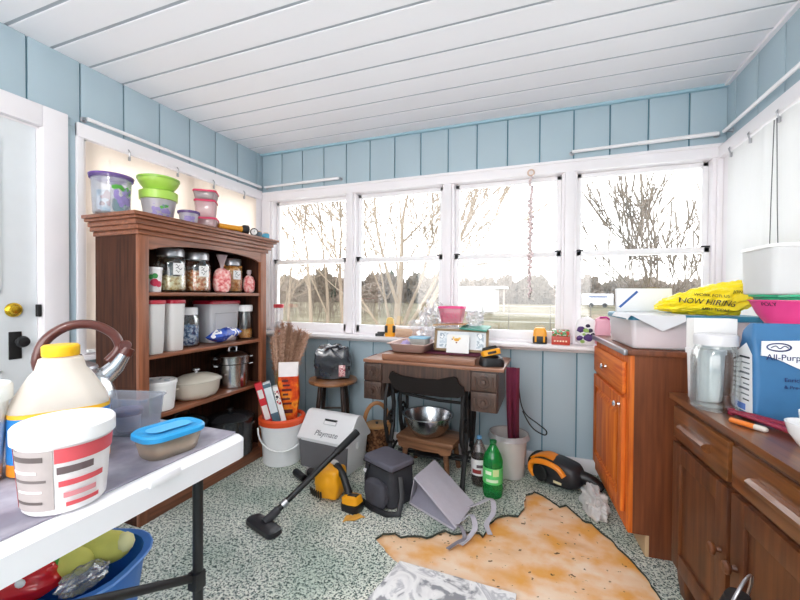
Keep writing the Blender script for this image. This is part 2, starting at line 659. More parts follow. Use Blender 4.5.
# door on the left ------------------------------------------------------------
DOORP = mat('e2e7ea', 0.45, var=0.03, name='door_paint')
mb = MB()
mb.bx(-0.02, 0.018, -1.585, -1.478, 0, 2.09, 0.004)
mb.bx(-0.10, -0.018, -1.594, -1.478, 0, 2.09, 0.002)
mb.bx(-0.10, -0.018, -2.60, -1.585, 1.977, 2.09, 0.002)
mb.bx(-0.02, 0.018, -2.60, -1.585, 1.985, 2.09, 0.004)
mb.bx(-0.02, 0.018, -2.60, -2.50, 0, 1.985, 0.004)
struct('trim_7', mb, TRIM)
mb = MB()
y0, y1 = -2.50, -1.600
mb.bx(-0.055, -0.020, y0, y1 + 0.004, 0.004, 1.98, 0.002)
for pa, pb, za, zb in ((-1.83 - 0.0, -1.73, 1.02, 1.88), (-2.40, -1.90, 1.02, 1.88), (-2.40, -1.73, 0.12, 0.80)):
    pass
for ya, yb, za, zb in ((-2.38, -1.728, 1.16, 1.885), (-2.38, -1.728, 0.14, 0.80)):
    for (p, q, r_, s) in ((ya, yb, zb - 0.018, zb), (ya, yb, za, za + 0.018), (ya, ya + 0.018, za, zb), (yb - 0.018, yb, za, zb)):
        mb.bx(-0.024, -0.012, p, q, r_, s, 0.005)
    mb.bx(-0.024, -0.015, ya + 0.05, yb - 0.05, za + 0.05, zb - 0.05, 0.006)
dr = struct('door_1', mb, DOORP)
BRASS = mat('d9b233', 0.25, metal=0.9, var=0.1, name='polished_brass')
k = MB()
k.at((-0.020, -1.687, 1.081), (0, R(90), 0)).lathe([(0.030, 0), (0.034, 0.006), (0.030, 0.014), (0.022, 0.018), (0.018, 0.028), (0.0, 0.030)], 20)
obj('deadbolt', k, BRASS, dr)
k = MB()
k.bx(-0.021, -0.014, -1.705, -1.657, 0.845, 0.977, 0.004)
kp = obj('lock_plate', k, BLACKM, dr)
k = MB()
k.at((-0.016, -1.674, 0.930), (0, R(90), 0)).lathe([(0.012, 0), (0.010, 0.02), (0.022, 0.03), (0.028, 0.045), (0.022, 0.060), (0.0, 0.064)], 18)
obj('door_knob', k, BLACK, kp)
k = MB()
k.bx(-0.03, 0.004, -1.602, -1.588, 1.045, 1.105, 0.002)
obj('strike_plate', k, BLACKM, dr)

# floor: plywood with a torn carpet over it -------------------------------------
def plymat():
    m, nt, N, L = nodes('bare_plywood')
    t = tex(N, L, 'ShaderNodeTexNoise', 2.6, (1, 2.5, 1), detail=8)
    t2 = tex(N, L, 'ShaderNodeTexNoise', 5.5, detail=5)
    t3 = tex(N, L, 'ShaderNodeTexNoise', 38, detail=2)
    col = ramp(N, L, t.outputs['Fac'], [(0.30, hx('e3ad78')), (0.45, hx('f5cfaa')), (0.6, hx('f9dfc6')), (0.75, hx('f2c690'))])
    k = ramp(N, L, t2.outputs['Fac'], [(0.44, (0, 0, 0, 1)), (0.62, (0.9, 0.9, 0.9, 1))])
    col = mixcol(N, L, col, hx('eda440'), k)
    sp = ramp(N, L, t3.outputs['Fac'], [(0.26, (1, 1, 1, 1)), (0.31, (0, 0, 0, 1))])
    col = mixcol(N, L, col, hx('6d4a22'), sp)
    p = finish(N, L, col, 0.55, 0, 0.4, t.outputs['Fac'], 0.1, 0.003)
    out(N, L, p.outputs[0])
    return m


mb = MB()
mb.bx(-0.1, W + 0.1, YF, 0.1, -0.10, -0.012)
struct('floor', mb, plymat())
CARPET = speckle('mottled_green_carpet', [(0.30, '2f3f3d'), (0.42, '6d8078'), (0.50, 'a3b1a3'), (0.57, 'c9cfbf'), (0.66, '5b6b66')], 62, 0.95, 0.5)


def cmat():
    m, nt, N, L = nodes('mottled_carpet')
    t = tex(N, L, 'ShaderNodeTexNoise', 66, detail=3)
    t2 = tex(N, L, 'ShaderNodeTexNoise', 2.6, detail=2)
    t3 = tex(N, L, 'ShaderNodeTexNoise', 130, detail=1)
    col = ramp(N, L, t.outputs['Fac'], [(0.33, hx('5b6762')), (0.41, hx('a9b2aa')), (0.50, hx('e0e2d6')), (0.60, hx('f2f1e6')), (0.68, hx('93a09a'))])
    sp = ramp(N, L, t3.outputs['Fac'], [(0.385, (1, 1, 1, 1)), (0.445, (0, 0, 0, 1))])
    col = mixcol(N, L, col, hx('3c4746'), sp)
    w = ramp(N, L, t2.outputs['Fac'], [(0.42, hx('ffffff')), (0.66, hx('d2dedb'))])
    col = mixcol(N, L, col, w, 1.0, 'MULTIPLY')
    p = finish(N, L, col, 0.95, 0, 0.15, t.outputs['Fac'], 0.6, 0.006)
    out(N, L, p.outputs[0])
    return m


# outline of the torn-out area in floor coordinates (x, y)
TEAR = [(1.607, -1.108), (1.628, -1.058), (1.680, -1.030), (1.716, -1.045), (1.775, -1.016), (1.83, -1.004), (1.868, -0.965), (1.905, -0.925), (1.952, -0.940), (1.990, -0.902),
        (2.062, -0.885), (2.085, -0.905), (2.105, -0.785), (2.138, -0.712), (2.19, -0.672), (2.236, -0.668), (2.262, -0.58), (2.258, -0.51), (2.268, -0.43), (2.315, -0.372), (2.355, -0.39),
        (2.40, -0.44), (2.445, -0.495), (2.478, -0.47), (2.525, -0.545), (2.562, -0.60), (2.590, -0.59), (2.625, -0.665), (2.66, -0.70), (2.680, -0.77), (2.715, -0.83), (2.742, -0.90),
        (2.762, -0.98), (2.778, -1.05), (2.790, -1.16), (2.78, -1.30), (2.80, -1.45), (2.76, -1.60), (2.55, -1.68), (2.2, -1.66), (1.98, -1.62), (1.85, -1.45), (1.79, -1.30), (1.760, -1.22), (1.69, -1.17)]
out_pts = []
for i, p in enumerate(TEAR):
    q = TEAR[(i + 1) % len(TEAR)]
    n_ = max(1, int(math.hypot(q[0] - p[0], q[1] - p[1]) / 0.022))
    for k in range(n_):
        f = k / n_
        x, y = p[0] + (q[0] - p[0]) * f, p[1] + (q[1] - p[1]) * f
        j = noise.noise(Vector((x * 34, y * 34, 2))) * 0.008
        out_pts.append((x + j, y + noise.noise(Vector((x * 34, y * 34, 9))) * 0.008))


def carpet():
    from mathutils.geometry import delaunay_2d_cdt
    outer = [(0, 0), (W, 0), (W, YF), (0, YF)]
    vs = [Vector(p) for p in outer + out_pts]
    n = len(out_pts)
    edges = [(0, 1), (1, 2), (2, 3), (3, 0)] + [(4 + i, 4 + (i + 1) % n) for i in range(n)]
    # extra ring so that the torn lip can curl up
    ring = []
    cx = sum(p[0] for p in out_pts) / n
    cy = sum(p[1] for p in out_pts) / n
    for i, (x, y) in enumerate(out_pts):
        dx, dy = out_pts[(i + 1) % n][0] - out_pts[i - 1][0], out_pts[(i + 1) % n][1] - out_pts[i - 1][1]
        l = math.hypot(dx, dy) + 1e-9
        # TEAR runs clockwise seen from above: the outside lies to the left of travel
        nx, ny = -dy / l, dx / l
        ring.append((x + nx * 0.030, y + ny * 0.030))
    vs += [Vector(p) for p in ring]
    co, ed, fa, *_ = delaunay_2d_cdt(vs, edges, [], 0, 1e-5)

    def inside(x, y):
        c_ = False
        for i in range(n):
            x1, y1 = out_pts[i]
            x2, y2 = out_pts[i - 1]
            if (y1 > y) != (y2 > y) and x < (x2 - x1) * (y - y1) / (y2 - y1) + x1:
                c_ = not c_
        return c_
    V = []
    for p in co:
        dmin = min((p[0] - q[0]) ** 2 + (p[1] - q[1]) ** 2 for q in out_pts) ** 0.5
        lift = 0.006 + 0.006 * noise.noise(Vector((p[0] * 9, p[1] * 9, 4))) if dmin < 0.006 else 0.0
        V.append(Vector((p[0], p[1], max(0.0, lift))))
    F = []
    for f in fa:
        mx = sum(co[i][0] for i in f) / len(f)
        my = sum(co[i][1] for i in f) / len(f)
        if not inside(mx, my):
            F.append(list(f))
    mb = MB()
    mb.add(V, F)
    mb.add([v - Vector((0, 0, 0.011)) for v in V], [f[::-1] for f in F])
    k = len(V)
    from collections import Counter
    cnt = Counter()
    for f in F:
        for a, b in zip(f, f[1:] + f[:1]):
            cnt[tuple(sorted((a, b)))] += 1
    mb.mi = 1
    mb.add([], [])
    for (a, b), c_ in cnt.items():
        if c_ == 1:
            mb.f.append([a, b, k + b, k + a])
            mb.m.append(1)
    o = obj('floor_carpet', mb, [cmat(), mat('39413a', 0.95, var=0.3, scale=60, name='carpet_backing')], None, 60)
    o['kind'] = 'structure'
    return o


carpet()
mb = MB()
mb.bx(0.0, W, -0.016, 0.0, 0.0, 0.095, 0.004)
struct('baseboard_back', mb, TRIM)
mb = MB()
mb.bx(0.0, 0.016, -1.478, -0.016, 0.0, 0.095, 0.004)
struct('baseboard_left', mb, TRIM)
mb = MB()
mb.bx(W - 0.016, W, YF, -0.016, 0.0, 0.095, 0.004)
struct('baseboard_right', mb, TRIM)

# scraps of pale carpet padding left by the tear
for x, y, a, s, lab in ((1.43, -0.99, 0.7, 1.0, 'yellow scrap of torn carpet padding lying on the carpet in front of the yellow blower'),):
    t = MB()
    t.grid(lambda u, v: (0.12 * s * (u - 0.5) * (1 - 0.4 * v), 0.045 * s * (v - 0.5) + 0.006 * math.sin(9 * u), 0.004 + 0.006 * abs(noise.noise(Vector((u * 4, v * 4, 1))))), 14, 6, 0.002)
    o = obj('padding_scrap', t, mat('e0a544', 0.9, var=0.25, scale=40))
    o.location = (x, y, 0.001)
    o.rotation_euler = (0, 0, a)
    tag(o, lab, 'scrap')

# ============================================================ OUTSIDE
GZ = -0.5
mb = MB()
mb.grid(lambda u, v: (-90 + 180 * u, 0.6 + 150 * v ** 1.6, GZ + 0.12 * noise.noise(Vector((u * 30, v * 30, 0)))), 90, 60)
m, nt, N, L = nodes('winter_lawn')
t = tex(N, L, 'ShaderNodeTexNoise', 0.35, detail=8)
t2 = tex(N, L, 'ShaderNodeTexNoise', 6, detail=6)
col = ramp(N, L, t.outputs['Fac'], [(0.32, hx('463f2f')), (0.5, hx('554e3c')), (0.68, hx('6a6455'))])
col = mixcol(N, L, col, hx('3a3527'), ramp(N, L, t2.outputs['Fac'], [(0.5, (0, 0, 0, 1)), (0.8, (1, 1, 1, 1))]))
out(N, L, finish(N, L, col, 0.95, 0, 0.1).outputs[0])
struct('ground', mb, m)
mb = MB()
mb.bx(-9, W + 9, 0.2, 9.5, GZ + 0.10, GZ + 0.16)
mb.bx(-9, -0.3, -6, 0.2, GZ + 0.10, GZ + 0.16)
mb.bx(W + 0.3, W + 9, -6, 0.2, GZ + 0.10, GZ + 0.16)
struct('ground_light_bounce', mb, mat('d9d8d4', 0.9, var=0.08, scale=3, name='pale_bounce_ground'))  # unseen pale ground added to bounce daylight up to the ceiling

BARK = mat('62574c', 0.9, var=0.3, scale=6, stretch=(1, 1, 0.2), bump=0.4, name='winter_bark')
BARK2 = mat('77695a', 0.9, var=0.25, scale=6, stretch=(1, 1, 0.2), name='pale_bark')


def grow(mb, p, d, ln, r, depth, rg, spread=0.55, seg=6, minr=0.006, kids=(2, 3), up=0.10):
    pts, rs = [p.copy()], [r]
    n = 5
    q, dd = p.copy(), d.copy()
    for i in range(n):
        dd = (dd + Vector((rg.uniform(-1, 1), rg.uniform(-1, 1), rg.uniform(-0.7, 0.9))) * 0.085).normalized()
        q = q + dd * ln / n
        pts.append(q.copy())
        rs.append(max(minr, r * (1 - 0.42 * (i + 1) / n)))
    mb.tube(pts, rs, max(4, seg), caps=False)
    if depth <= 0:
        return
    grow(mb, pts[-1], (dd + Vector((0, 0, 0.05))).normalized(), ln * 0.80, rs[-1], depth - 1, rg, spread, seg - 1, minr, kids, up)
    for k in range(rg.randint(*kids)):
        i = rg.choice((2, 3, 4, 4, 5))
        ax = dd.cross(Vector((rg.uniform(-1, 1), rg.uniform(-0.5, 0.5), rg.uniform(-1, 1)))).normalized()
        a = rg.uniform(0.5, 1.0) * spread * 1.6
        nd = (dd * math.cos(a) + ax * math.sin(a) + Vector((0, 0, up))).normalized()
        grow(mb, pts[i], nd, ln * rg.uniform(0.65, 1.0), max(minr, rs[i] * rg.uniform(0.42, 0.65)), depth - 1, rg, spread, seg - 1, minr, kids, up)


def tree(label, x, y, stems, depth, seed, m=BARK, spread=0.5, kids=(2, 3), minr=0.007):
    rg = random.Random(seed)
    t = T('bare_tree', label, 'tree', (x, y, GZ), 0, 'bare winter trees outside the windows')
    for (dx, dy, dz, ln, r) in stems:
        mb = MB()
        grow(mb, Vector((dx * 0.1, dy * 0.1, -0.05)), Vector((dx, dy, dz)).normalized(), ln, r, depth, rg, spread, 7, minr, kids)
        obj('trunk', mb, m, t)
    return t


tree('large many-stemmed bare tree filling the second garden window from the left', -1.95, 8.4,
     [(0.02, 0, 1, 2.3, 0.15), (0.22, 0.1, 1, 2.0, 0.08), (-0.22, 0.1, 1, 2.0, 0.06), (0.95, -0.1, 0.95, 2.6, 0.12), (0.45, 0.0, 1, 2.3, 0.09), (-0.45, -0.2, 1, 2.1, 0.05)], 4, 5, BARK2, 0.52, (2, 2), 0.015)
tree('slim bare tree in the middle of the leftmost garden window', -4.78, 8.0, [(0, 0, 1, 2.3, 0.075)], 4, 11, BARK2, 0.48, (1, 2), 0.014)
tree('slim bare tree right of centre in the leftmost garden window', -4.43, 8.5, [(0.03, 0, 1, 2.5, 0.065)], 4, 21, BARK2, 0.48, (1, 2), 0.014)
tree('slim bare tree at the right edge of the leftmost garden window', -4.08, 9.0, [(0.05, 0, 1, 2.6, 0.085)], 4, 31, BARK2, 0.48, (1, 2), 0.014)
tree('bare fan-shaped tree framed by the right-hand garden window', 6.45, 14.0,
     [(0.0, 0, 1, 1.9, 0.11), (0.15, 0, 1, 1.9, 0.08), (-0.45, 0.1, 1, 1.8, 0.05), (0.6, -0.1, 0.8, 1.8, 0.05)], 4, 44, BARK, 0.48, (2, 2), 0.021)
tree('small bare sapling at the left of the right-hand garden window', 6.15, 17.5, [(0.0, 0, 1, 1.6, 0.05)], 3, 51, BARK, 0.4, (1, 2), 0.020)
tree('bare tree leaning at the left edge of the leftmost garden window', -6.9, 9.5, [(0.15, 0, 1, 1.8, 0.07), (-0.4, 0, 1, 1.5, 0.05)], 4, 61, BARK2, 0.48, (1, 2), 0.014)

# distant wood: nobody could count it
mb = MB()
rg = random.Random(3)
for k in range(150):
    x = -100 + 200 * k / 149 + rg.uniform(-1.5, 1.5)
    y = 78 + rg.uniform(-7, 8) - 8 * max(0, -x / 100)
    h = rg.uniform(2.2, 4.2) * (1.25 if x < -20 else 1.0)
    mb.mi = rg.choice((0, 0, 0, 1, 1, 2)) if k % 9 else 3
    mb.blob((x, y, GZ + h * 0.55), (rg.uniform(1.6, 2.8), 1.6, h * 0.62 + 0.5), 0.5, 6.5, k, 4)
    mb.mi = 1
    for j in range(12):
        px, py = x + rg.uniform(-2, 2), y - rg.uniform(0.5, 2.5)
        hh = h * rg.uniform(0.9, 1.7)
        mb.tube([(px, py, GZ), (px + rg.uniform(-.4, .4), py, GZ + hh * 0.6), (px + rg.uniform(-.9, .9), py, GZ + hh)], [0.06, 0.045, 0.02], 4, caps=False)
o = obj('woodland', mb, [mat('5f544b', 0.95, var=0.45, scale=2.5), mat('564d43', 0.95, var=0.4, scale=2.5), mat('665b51', 0.95, var=0.4, scale=2.5), mat('464c41', 0.95, var=0.3, scale=2)])
tag(o, 'distant brown winter woodland along the far edge of the field', 'woodland')
o['kind'] = 'stuff'
mb = MB()
rg = random.Random(8)
for k in range(620):
    x = -27 + 19 * rg.random()
    y = 24 + rg.uniform(-7, 9)
    hh = rg.uniform(0.8, 2.2)
    a = rg.uniform(-0.5, 0.5)
    p1 = Vector((x + a * 0.4, y, GZ + hh * 0.55))
    mb.tube([(x, y, GZ), p1, (x + a * 1.3, y + rg.uniform(-.5, .5), GZ + hh)], [0.014, 0.011, 0.005], 4, caps=False)
    for j in range(3):
        mb.tube([p1, p1 + Vector((rg.uniform(-.5, .5), 0, rg.uniform(0.2, 0.7)))], [0.007, 0.003], 4, caps=False)
o = obj('brushwood', mb, mat('564b41', 0.95, var=0.3, scale=3))
tag(o, 'tangled bare brushwood outside the leftmost garden window', 'shrubs')
o['kind'] = 'stuff'

# white shed
t = T('shed', 'long low white shed with a flat roof standing on the far lawn', 'shed', (-3.6, 38, GZ))
obj('wall', MB().bx(-3.2, 1.9, -1.6, 1.6, 0, 2.35, 0.02), mat('c4c4c6', 0.7, var=0.03), t)
obj('roof', MB().bx(-3.4, 2.9, -1.9, 1.9, 2.35, 2.6, 0.03), mat('b9babd', 0.6, var=0.03), t)
obj('post', MB().bx(2.6, 2.75, -1.6, -1.45, 0, 2.35), mat('8a8078', 0.8), t)
obj('door', MB().bx(0.8, 1.6, -1.64, -1.58, 0, 2.0, 0.01), mat('c9ccd2', 0.6), t)
# white trailer
t = T('trailer', 'white box trailer parked at the edge of the wood beyond the right-hand window', 'trailer', (10.6, 60, GZ))
obj('body', MB().bx(-2.0, 2.0, -0.9, 0.9, 0.35, 2.0, 0.08), mat('c2c2c6', 0.5, var=0.03), t)
obj('stripe', MB().bx(-1.3, 1.2, -0.93, -0.90, 1.45, 1.7, 0.01), mat('4b5876', 0.5), t)
for wx in (-0.9, 0.9):
    obj('wheel', MB().at((wx, -0.8, 0.33), (R(90), 0, 0)).lathe([(0.20, -0.1), (0.33, -0.1), (0.33, 0.1), (0.20, 0.1)], 18), BLACK, t)
# wire fence on the field
t = T('wire_fence', 'thin wire field fence with grey posts beyond the middle windows', 'fence', (0.6, 14, GZ))
for px in (-0.55, 0.55, 2.2, 3.7):
    obj('post', MB().tube([(px, 0, 0), (px, 0, 1.28)], 0.022, 8), mat('6a645c', 0.8, var=0.15), t)
for z in (0.55, 0.9, 1.22):
    obj('wire', MB().tube([(-0.55, 0, z), (3.7, 0, z)], 0.006, 5), ALU, t)
# shell chime inside window 3
t = T('wind_chime', 'string of pale shells hanging from a ring in front of the third garden window', 'wind chime', (2.268, -0.045, 1.99))
ring = [(0.020 * math.cos(a * PI / 8), 0, 0.020 * math.sin(a * PI / 8)) for a in range(16)]
obj('ring', MB().tube(ring, 0.005, 8, closed=True), mat('d6b9a6', 0.5, var=0.1), t)
mb = MB()
rg = random.Random(2)
for k in range(62):
    z = -0.03 - 0.80 * k / 61
    r = 0.006 + 0.010 * math.sin(PI * min(1, (k + 1) / 62) ** 0.9) + 0.002 * rg.random()
    a = rg.uniform(0, 6.28)
    mb.at((0.007 * math.cos(a), 0.007 * math.sin(a), z), (rg.uniform(-.6, .6), rg.uniform(-.6, .6), a)).box((0, 0, 0), (r * 2.0, r * 1.2, 0.019), 0.004, 1)
obj('shells', mb, mat('dccaca', 0.5, var=0.15, scale=40), t)
obj('string', MB().tube([(0, 0, -0.018), (0, 0, -0.86)], 0.0015, 5), DGREY, t)

# ============================================================ LIGHT, CAMERA
wd = bpy.data.worlds.new('overcast_sky')
sc.world = wd
wd.use_nodes = True
N, L = wd.node_tree.nodes, wd.node_tree.links
N.clear()
bg, wo = N.new('ShaderNodeBackground'), N.new('ShaderNodeOutputWorld')
tc, sp = N.new('ShaderNodeTexCoord'), N.new('ShaderNodeSeparateXYZ')
L.new(tc.outputs['Generated'], sp.inputs[0])
r_ = ramp(N, L, sp.outputs['Z'], [(0.0, hx('eceae8')), (0.25, hx('f4f4f6')), (1.0, hx('f0f4fa'))])
L.new(r_, bg.inputs['Color'])
bg.inputs['Strength'].default_value = 1.0
L.new(bg.outputs[0], wo.inputs[0])

cam = bpy.data.cameras.new('camera')
co_ = bpy.data.objects.new('camera', cam)
COL.objects.link(co_)
yaw, pit, rol = 0.3522, -0.0135, 0.006
fw_ = Vector((-math.sin(yaw) * math.cos(pit), math.cos(yaw) * math.cos(pit), math.sin(pit)))
r0 = Vector((math.cos(yaw), math.sin(yaw), 0))
u0 = r0.cross(fw_)
rx = r0 * math.cos(rol) + u0 * math.sin(rol)
ux = -r0 * math.sin(rol) + u0 * math.cos(rol)
co_.matrix_world = Matrix(((rx.x, ux.x, -fw_.x, CAMX), (rx.y, ux.y, -fw_.y, CAMY), (rx.z, ux.z, -fw_.z, CAMZ), (0, 0, 0, 1)))
cam.sensor_width = 36
cam.lens = 375.56 / 800 * 36
cam.clip_start = 0.03
cam.clip_end = 500
sc.camera = co_
# ============================================================ BOOKCASE
BOOKW = wood('bookcase_wood_shaded', '35211a', '5c3728', (26, 26, 1.6), 2.6, 0.6, 0.0, 0.15)  # same wood as the front, with its shade put into the colour
BOOKW2 = wood('bookcase_wood_along_lit', '6b402c', 'a86748', (26, 1.4, 26), 2.6, 0.38)  # same wood, light on shelf edges and cornice put into the colour
BOOKF = wood('bookcase_front_wood_lit', '74432c', 'ab6a49', (26, 26, 1.6), 2.4, 0.4, 0.1)  # lit copy for the front stiles, light painted into the colour
bc = T('bookcase', 'tall brown wooden bookcase with moulded cornice filled with jars and pots on the left wall', 'bookcase', (0.31, -0.975, 0))
BY0, BY1, BX0, BX1 = -1.437, -0.513, 0.155, 0.478


def part_at(name, mb, m, t, angle=38):
    """a part whose mesh was laid out in room coordinates"""
    Mi = (Matrix.Translation(t.location) @ t.rotation_euler.to_matrix().to_4x4()).inverted()
    mb.v = [Mi @ v for v in mb.v]
    return obj(name, mb, m, t, angle)


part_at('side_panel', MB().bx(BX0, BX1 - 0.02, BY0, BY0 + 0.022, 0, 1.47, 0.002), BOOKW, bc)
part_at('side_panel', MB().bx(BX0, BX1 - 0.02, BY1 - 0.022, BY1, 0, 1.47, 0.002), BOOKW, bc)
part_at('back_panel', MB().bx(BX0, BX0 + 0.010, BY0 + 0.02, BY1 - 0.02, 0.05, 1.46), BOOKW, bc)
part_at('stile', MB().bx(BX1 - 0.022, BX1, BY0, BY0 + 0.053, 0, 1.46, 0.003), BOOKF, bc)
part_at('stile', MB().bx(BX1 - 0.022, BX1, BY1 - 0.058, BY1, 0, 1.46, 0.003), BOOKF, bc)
ya, yb = BY0 + 0.05, BY1 - 0.05
arch = [(ya, 1.465), (ya, 1.388)]
for k in range(17):
    f = k / 16
    arch.append((ya + 0.02 + (yb - ya - 0.04) * f, 1.388 + 0.042 * (1 - (2 * f - 1) ** 2) ** 0.7))
arch += [(yb, 1.388), (yb, 1.465)]
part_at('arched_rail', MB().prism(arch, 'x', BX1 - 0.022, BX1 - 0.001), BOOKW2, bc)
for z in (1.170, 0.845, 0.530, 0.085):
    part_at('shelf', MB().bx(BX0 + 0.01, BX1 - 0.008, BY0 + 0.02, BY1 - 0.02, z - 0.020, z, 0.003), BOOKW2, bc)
mb = MB()
for z0, z1, o_ in ((1.455, 1.478, 0.010), (1.478, 1.500, 0.026), (1.500, 1.524, 0.036), (1.524, 1.538, 0.052), (1.538, 1.556, 0.064)):
    mb.bx(BX0 - 0.002, BX1 + o_, BY0 - o_, BY1 + o_, z0, z1, 0.004)
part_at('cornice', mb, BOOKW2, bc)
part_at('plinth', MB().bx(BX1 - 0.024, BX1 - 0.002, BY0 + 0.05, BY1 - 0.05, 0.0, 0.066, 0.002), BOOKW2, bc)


# ---------------------------------------------------------- container makers
def tub(name, label, cat, loc, rz, w, d, h, r=0.02, taper=0.9, body=WPLAST, lid=WPLAST, lidh=0.014, lidover=0.006, rim=0.0, group=None, lidname='lid', inner=None):
    t = T(name, label, cat, loc, rz, group)
    wt = 0.003
    rings = [rr(w * taper * 0.96, d * taper * 0.96, r, 0), rr(w * taper, d * taper, r, 0.004), rr(w, d, r, h - 0.004)]
    if rim:
        rings += [rr(w + rim, d + rim, r + rim / 2, h - 0.003), rr(w + rim, d + rim, r + rim / 2, h)]
    rings += [rr(w - wt, d - wt, r, h), rr(w * taper - wt, d * taper - wt, r, 0.008)]
    obj('body', MB().loft(rings), body, t)
    if lid is not None:
        o_ = lidover + rim / 2
        q = MB().loft([rr(w + 2 * o_, d + 2 * o_, r + o_, h + 0.0005), rr(w + 2 * o_, d + 2 * o_, r + o_, h + lidh * 0.7), rr(w + o_, d + o_, r + o_, h + lidh), rr(w - 0.02, d - 0.02, r, h + lidh), rr(w - 0.026, d - 0.026, r, h + lidh - 0.003)])
        obj(lidname, q, lid, t)
    if inner:
        m, z1 = inner
        q = MB().loft([rr(w * taper - 0.010, d * taper - 0.010, r, 0.010), rr(w * (taper + (1 - taper) * z1 / h) - 0.012, d * (taper + (1 - taper) * z1 / h) - 0.012, r, z1)])
        obj('contents', q, m, t)
    return t


def rtub(name, label, cat, loc, r0, r1, h, body, lid, lidh=0.02, over=0.005, group=None, sy=1.0, rz=0.0, seg=32, tilt=None):
    t = T(name, label, cat, loc, rz, group)
    obj('body', MB().lathe([(r0 * 0.94, 0), (r0, 0.005), (r1, h), (r1 - 0.003, h), (r0 - 0.004, 0.008), (0.0, 0.008)], seg, sy=sy, cap1=True), body, t)
    if lid is not None:
        q = MB().lathe([(r1 + 0.001, h - lidh * 0.45), (r1 + over, h - lidh * 0.45), (r1 + over, h + lidh * 0.4), (r1 + over * 0.4, h + lidh * 0.55), (r1 - 0.008, h + lidh * 0.55), (r1 - 0.011, h + lidh * 0.25), (0, h + lidh * 0.25)], seg, sy=sy, cap0=False)
        obj('lid', q, lid, t)
    return t


def jar(label, loc, r, h, fillc=None, fillh=0.4, lid=ALU, rz=0.0, note=True, group='glass food jars in the bookcase', neck=0.78, name='glass_jar', glass=GLASS, lidh=0.03, band=None):
    t = T(name, label, 'jar', loc, rz, group)
    hb = h - lidh
    prof = [(r * 0.86, 0.0), (r * 0.97, 0.006), (r, 0.02), (r, hb * 0.74), (r * 0.95, hb * 0.83), (r * neck, hb * 0.93), (r * neck, hb)]
    inn = [(r * neck - 0.003, hb), (r * neck - 0.003, hb * 0.93), (r * 0.95 - 0.003, hb * 0.83), (r - 0.003, hb * 0.74), (r - 0.003, 0.02), (r * 0.86, 0.010), (0, 0.010)]
    obj('body', MB().lathe(prof + inn, 28), glass, t)
    if lid is not None:
        obj('lid', MB().lathe([(r * neck + 0.001, hb - 0.014), (r * neck + 0.006, hb - 0.014), (r * neck + 0.007, hb + lidh * 0.7), (r * neck + 0.003, hb + lidh), (0, hb + lidh)], 28, cap0=False), lid, t)
    if fillc is not None:
        fz = hb * fillh
        q = MB()
        rg = random.Random(hash(label) % 1000 if False else len(label))
        rad = r - 0.006
        q.lathe([(r * 0.84, 0.012), (rad, 0.022), (rad, fz * 0.9), (rad * 0.8, fz), (0, fz * 1.02)], 24, cap0=True)
        for k in range(46):
            a = rg.uniform(0, 6.28)
            z = rg.uniform(0.03, fz)
            q.at(((rad - 0.006) * math.cos(a), (rad - 0.006) * math.sin(a), z), (rg.uniform(0, 3), rg.uniform(0, 3), a)).box((0, 0, 0), (0.016, 0.012, 0.012), 0.003, 1)
        q.at()
        o = obj('contents', q, fillc, t)
        o['kind'] = 'stuff'
    if note:
        q = MB()
        a0 = face(loc[0], loc[1]) - rz
        q.grid(lambda u, v: ((r + 0.0012) * math.sin(0.15 + 0.75 * u), -(r + 0.0012) * math.cos(0.15 + 0.75 * u), hb * (0.45 + 0.30 * v)), 8, 2, 0.0004)
        n_ = obj('paper_label', q, PAPER, t)
        n_.rotation_euler = (0, 0, a0)
        for i in range(3):
            s = MB()
            s.grid(lambda u, v: ((r + 0.0024) * math.sin(0.3 + (0.25 + 0.2 * (i % 2)) * u), -(r + 0.0024) * math.cos(0.3 + (0.25 + 0.2 * (i % 2)) * u), hb * (0.68 - 0.075 * i + 0.018 * v + 0.03 * math.sin(7 * u))), 6, 1)
            w_ = obj('writing', s, INK, n_)
    return t


def speck2(name, a, b, c, scale):
    return speckle(name, [(0.35, a), (0.5, b), (0.62, c)], scale, 0.7, 0.3)


PASTA = speck2('pale_pasta', 'b98f4b', 'e8d29b', 'f1e6bd', 60)
ORANGEF = speck2('orange_snack', 'b4552a', 'e08e57', 'efd3b0', 60)
AMBER = speck2('amber_cereal', 'c26f2b', 'e39a4e', 'f0b873', 40)
CRUMB = speck2('orange_crumbs', 'cf7a30', 'f0a457', 'f6cd92', 70)
PINKF = speck2('pink_candy', 'd65b62', 'f0a3a0', 'f7d3cd', 45)
NUTS = speck2('brown_nuts', '6a3f25', '9f6b42', 'd0a878', 70)

Z1 = 1.1705
# upper shelf
ct = rtub('printed_cup', 'white cup printed with a red fruit at the left end of the upper bookcase shelf', 'cup', (0.40, -1.305, Z1), 0.036, 0.042, 0.125, mat('f2eff0', 0.4, var=0.02), mat('f5f5f5', 0.3), 0.012, 0.002)
q = MB()
for (a, z, s, k) in ((0.15, 0.05, 0.020, 0), (0.65, 0.042, 0.016, 0), (0.2, 0.085, 0.014, 1), (-0.25, 0.080, 0.013, 1)):
    q.mi = k
    q.grid(lambda u, v: (0.0425 * math.sin(a + (s / 0.042) * (v * math.cos(2 * PI * u))), -0.0425 * math.cos(a + (s / 0.042) * v * math.cos(2 * PI * u)), z + s * v * math.sin(2 * PI * u)), 14, 3)
o = obj('fruit_print', q, [mat('c32a4c', 0.5), mat('3f9a4c', 0.5)], ct)
o.rotation_euler = (0, 0, face(0.4, -1.305))
jar('small lidded glass jar standing behind the printed cup', (0.235, -1.325, Z1), 0.045, 0.215, NUTS, 0.3, note=False)
jar('big glass jar of pale pasta shapes with steel lid on the upper bookcase shelf', (0.345, -1.160, Z1), 0.080, 0.248, PASTA, 0.42)
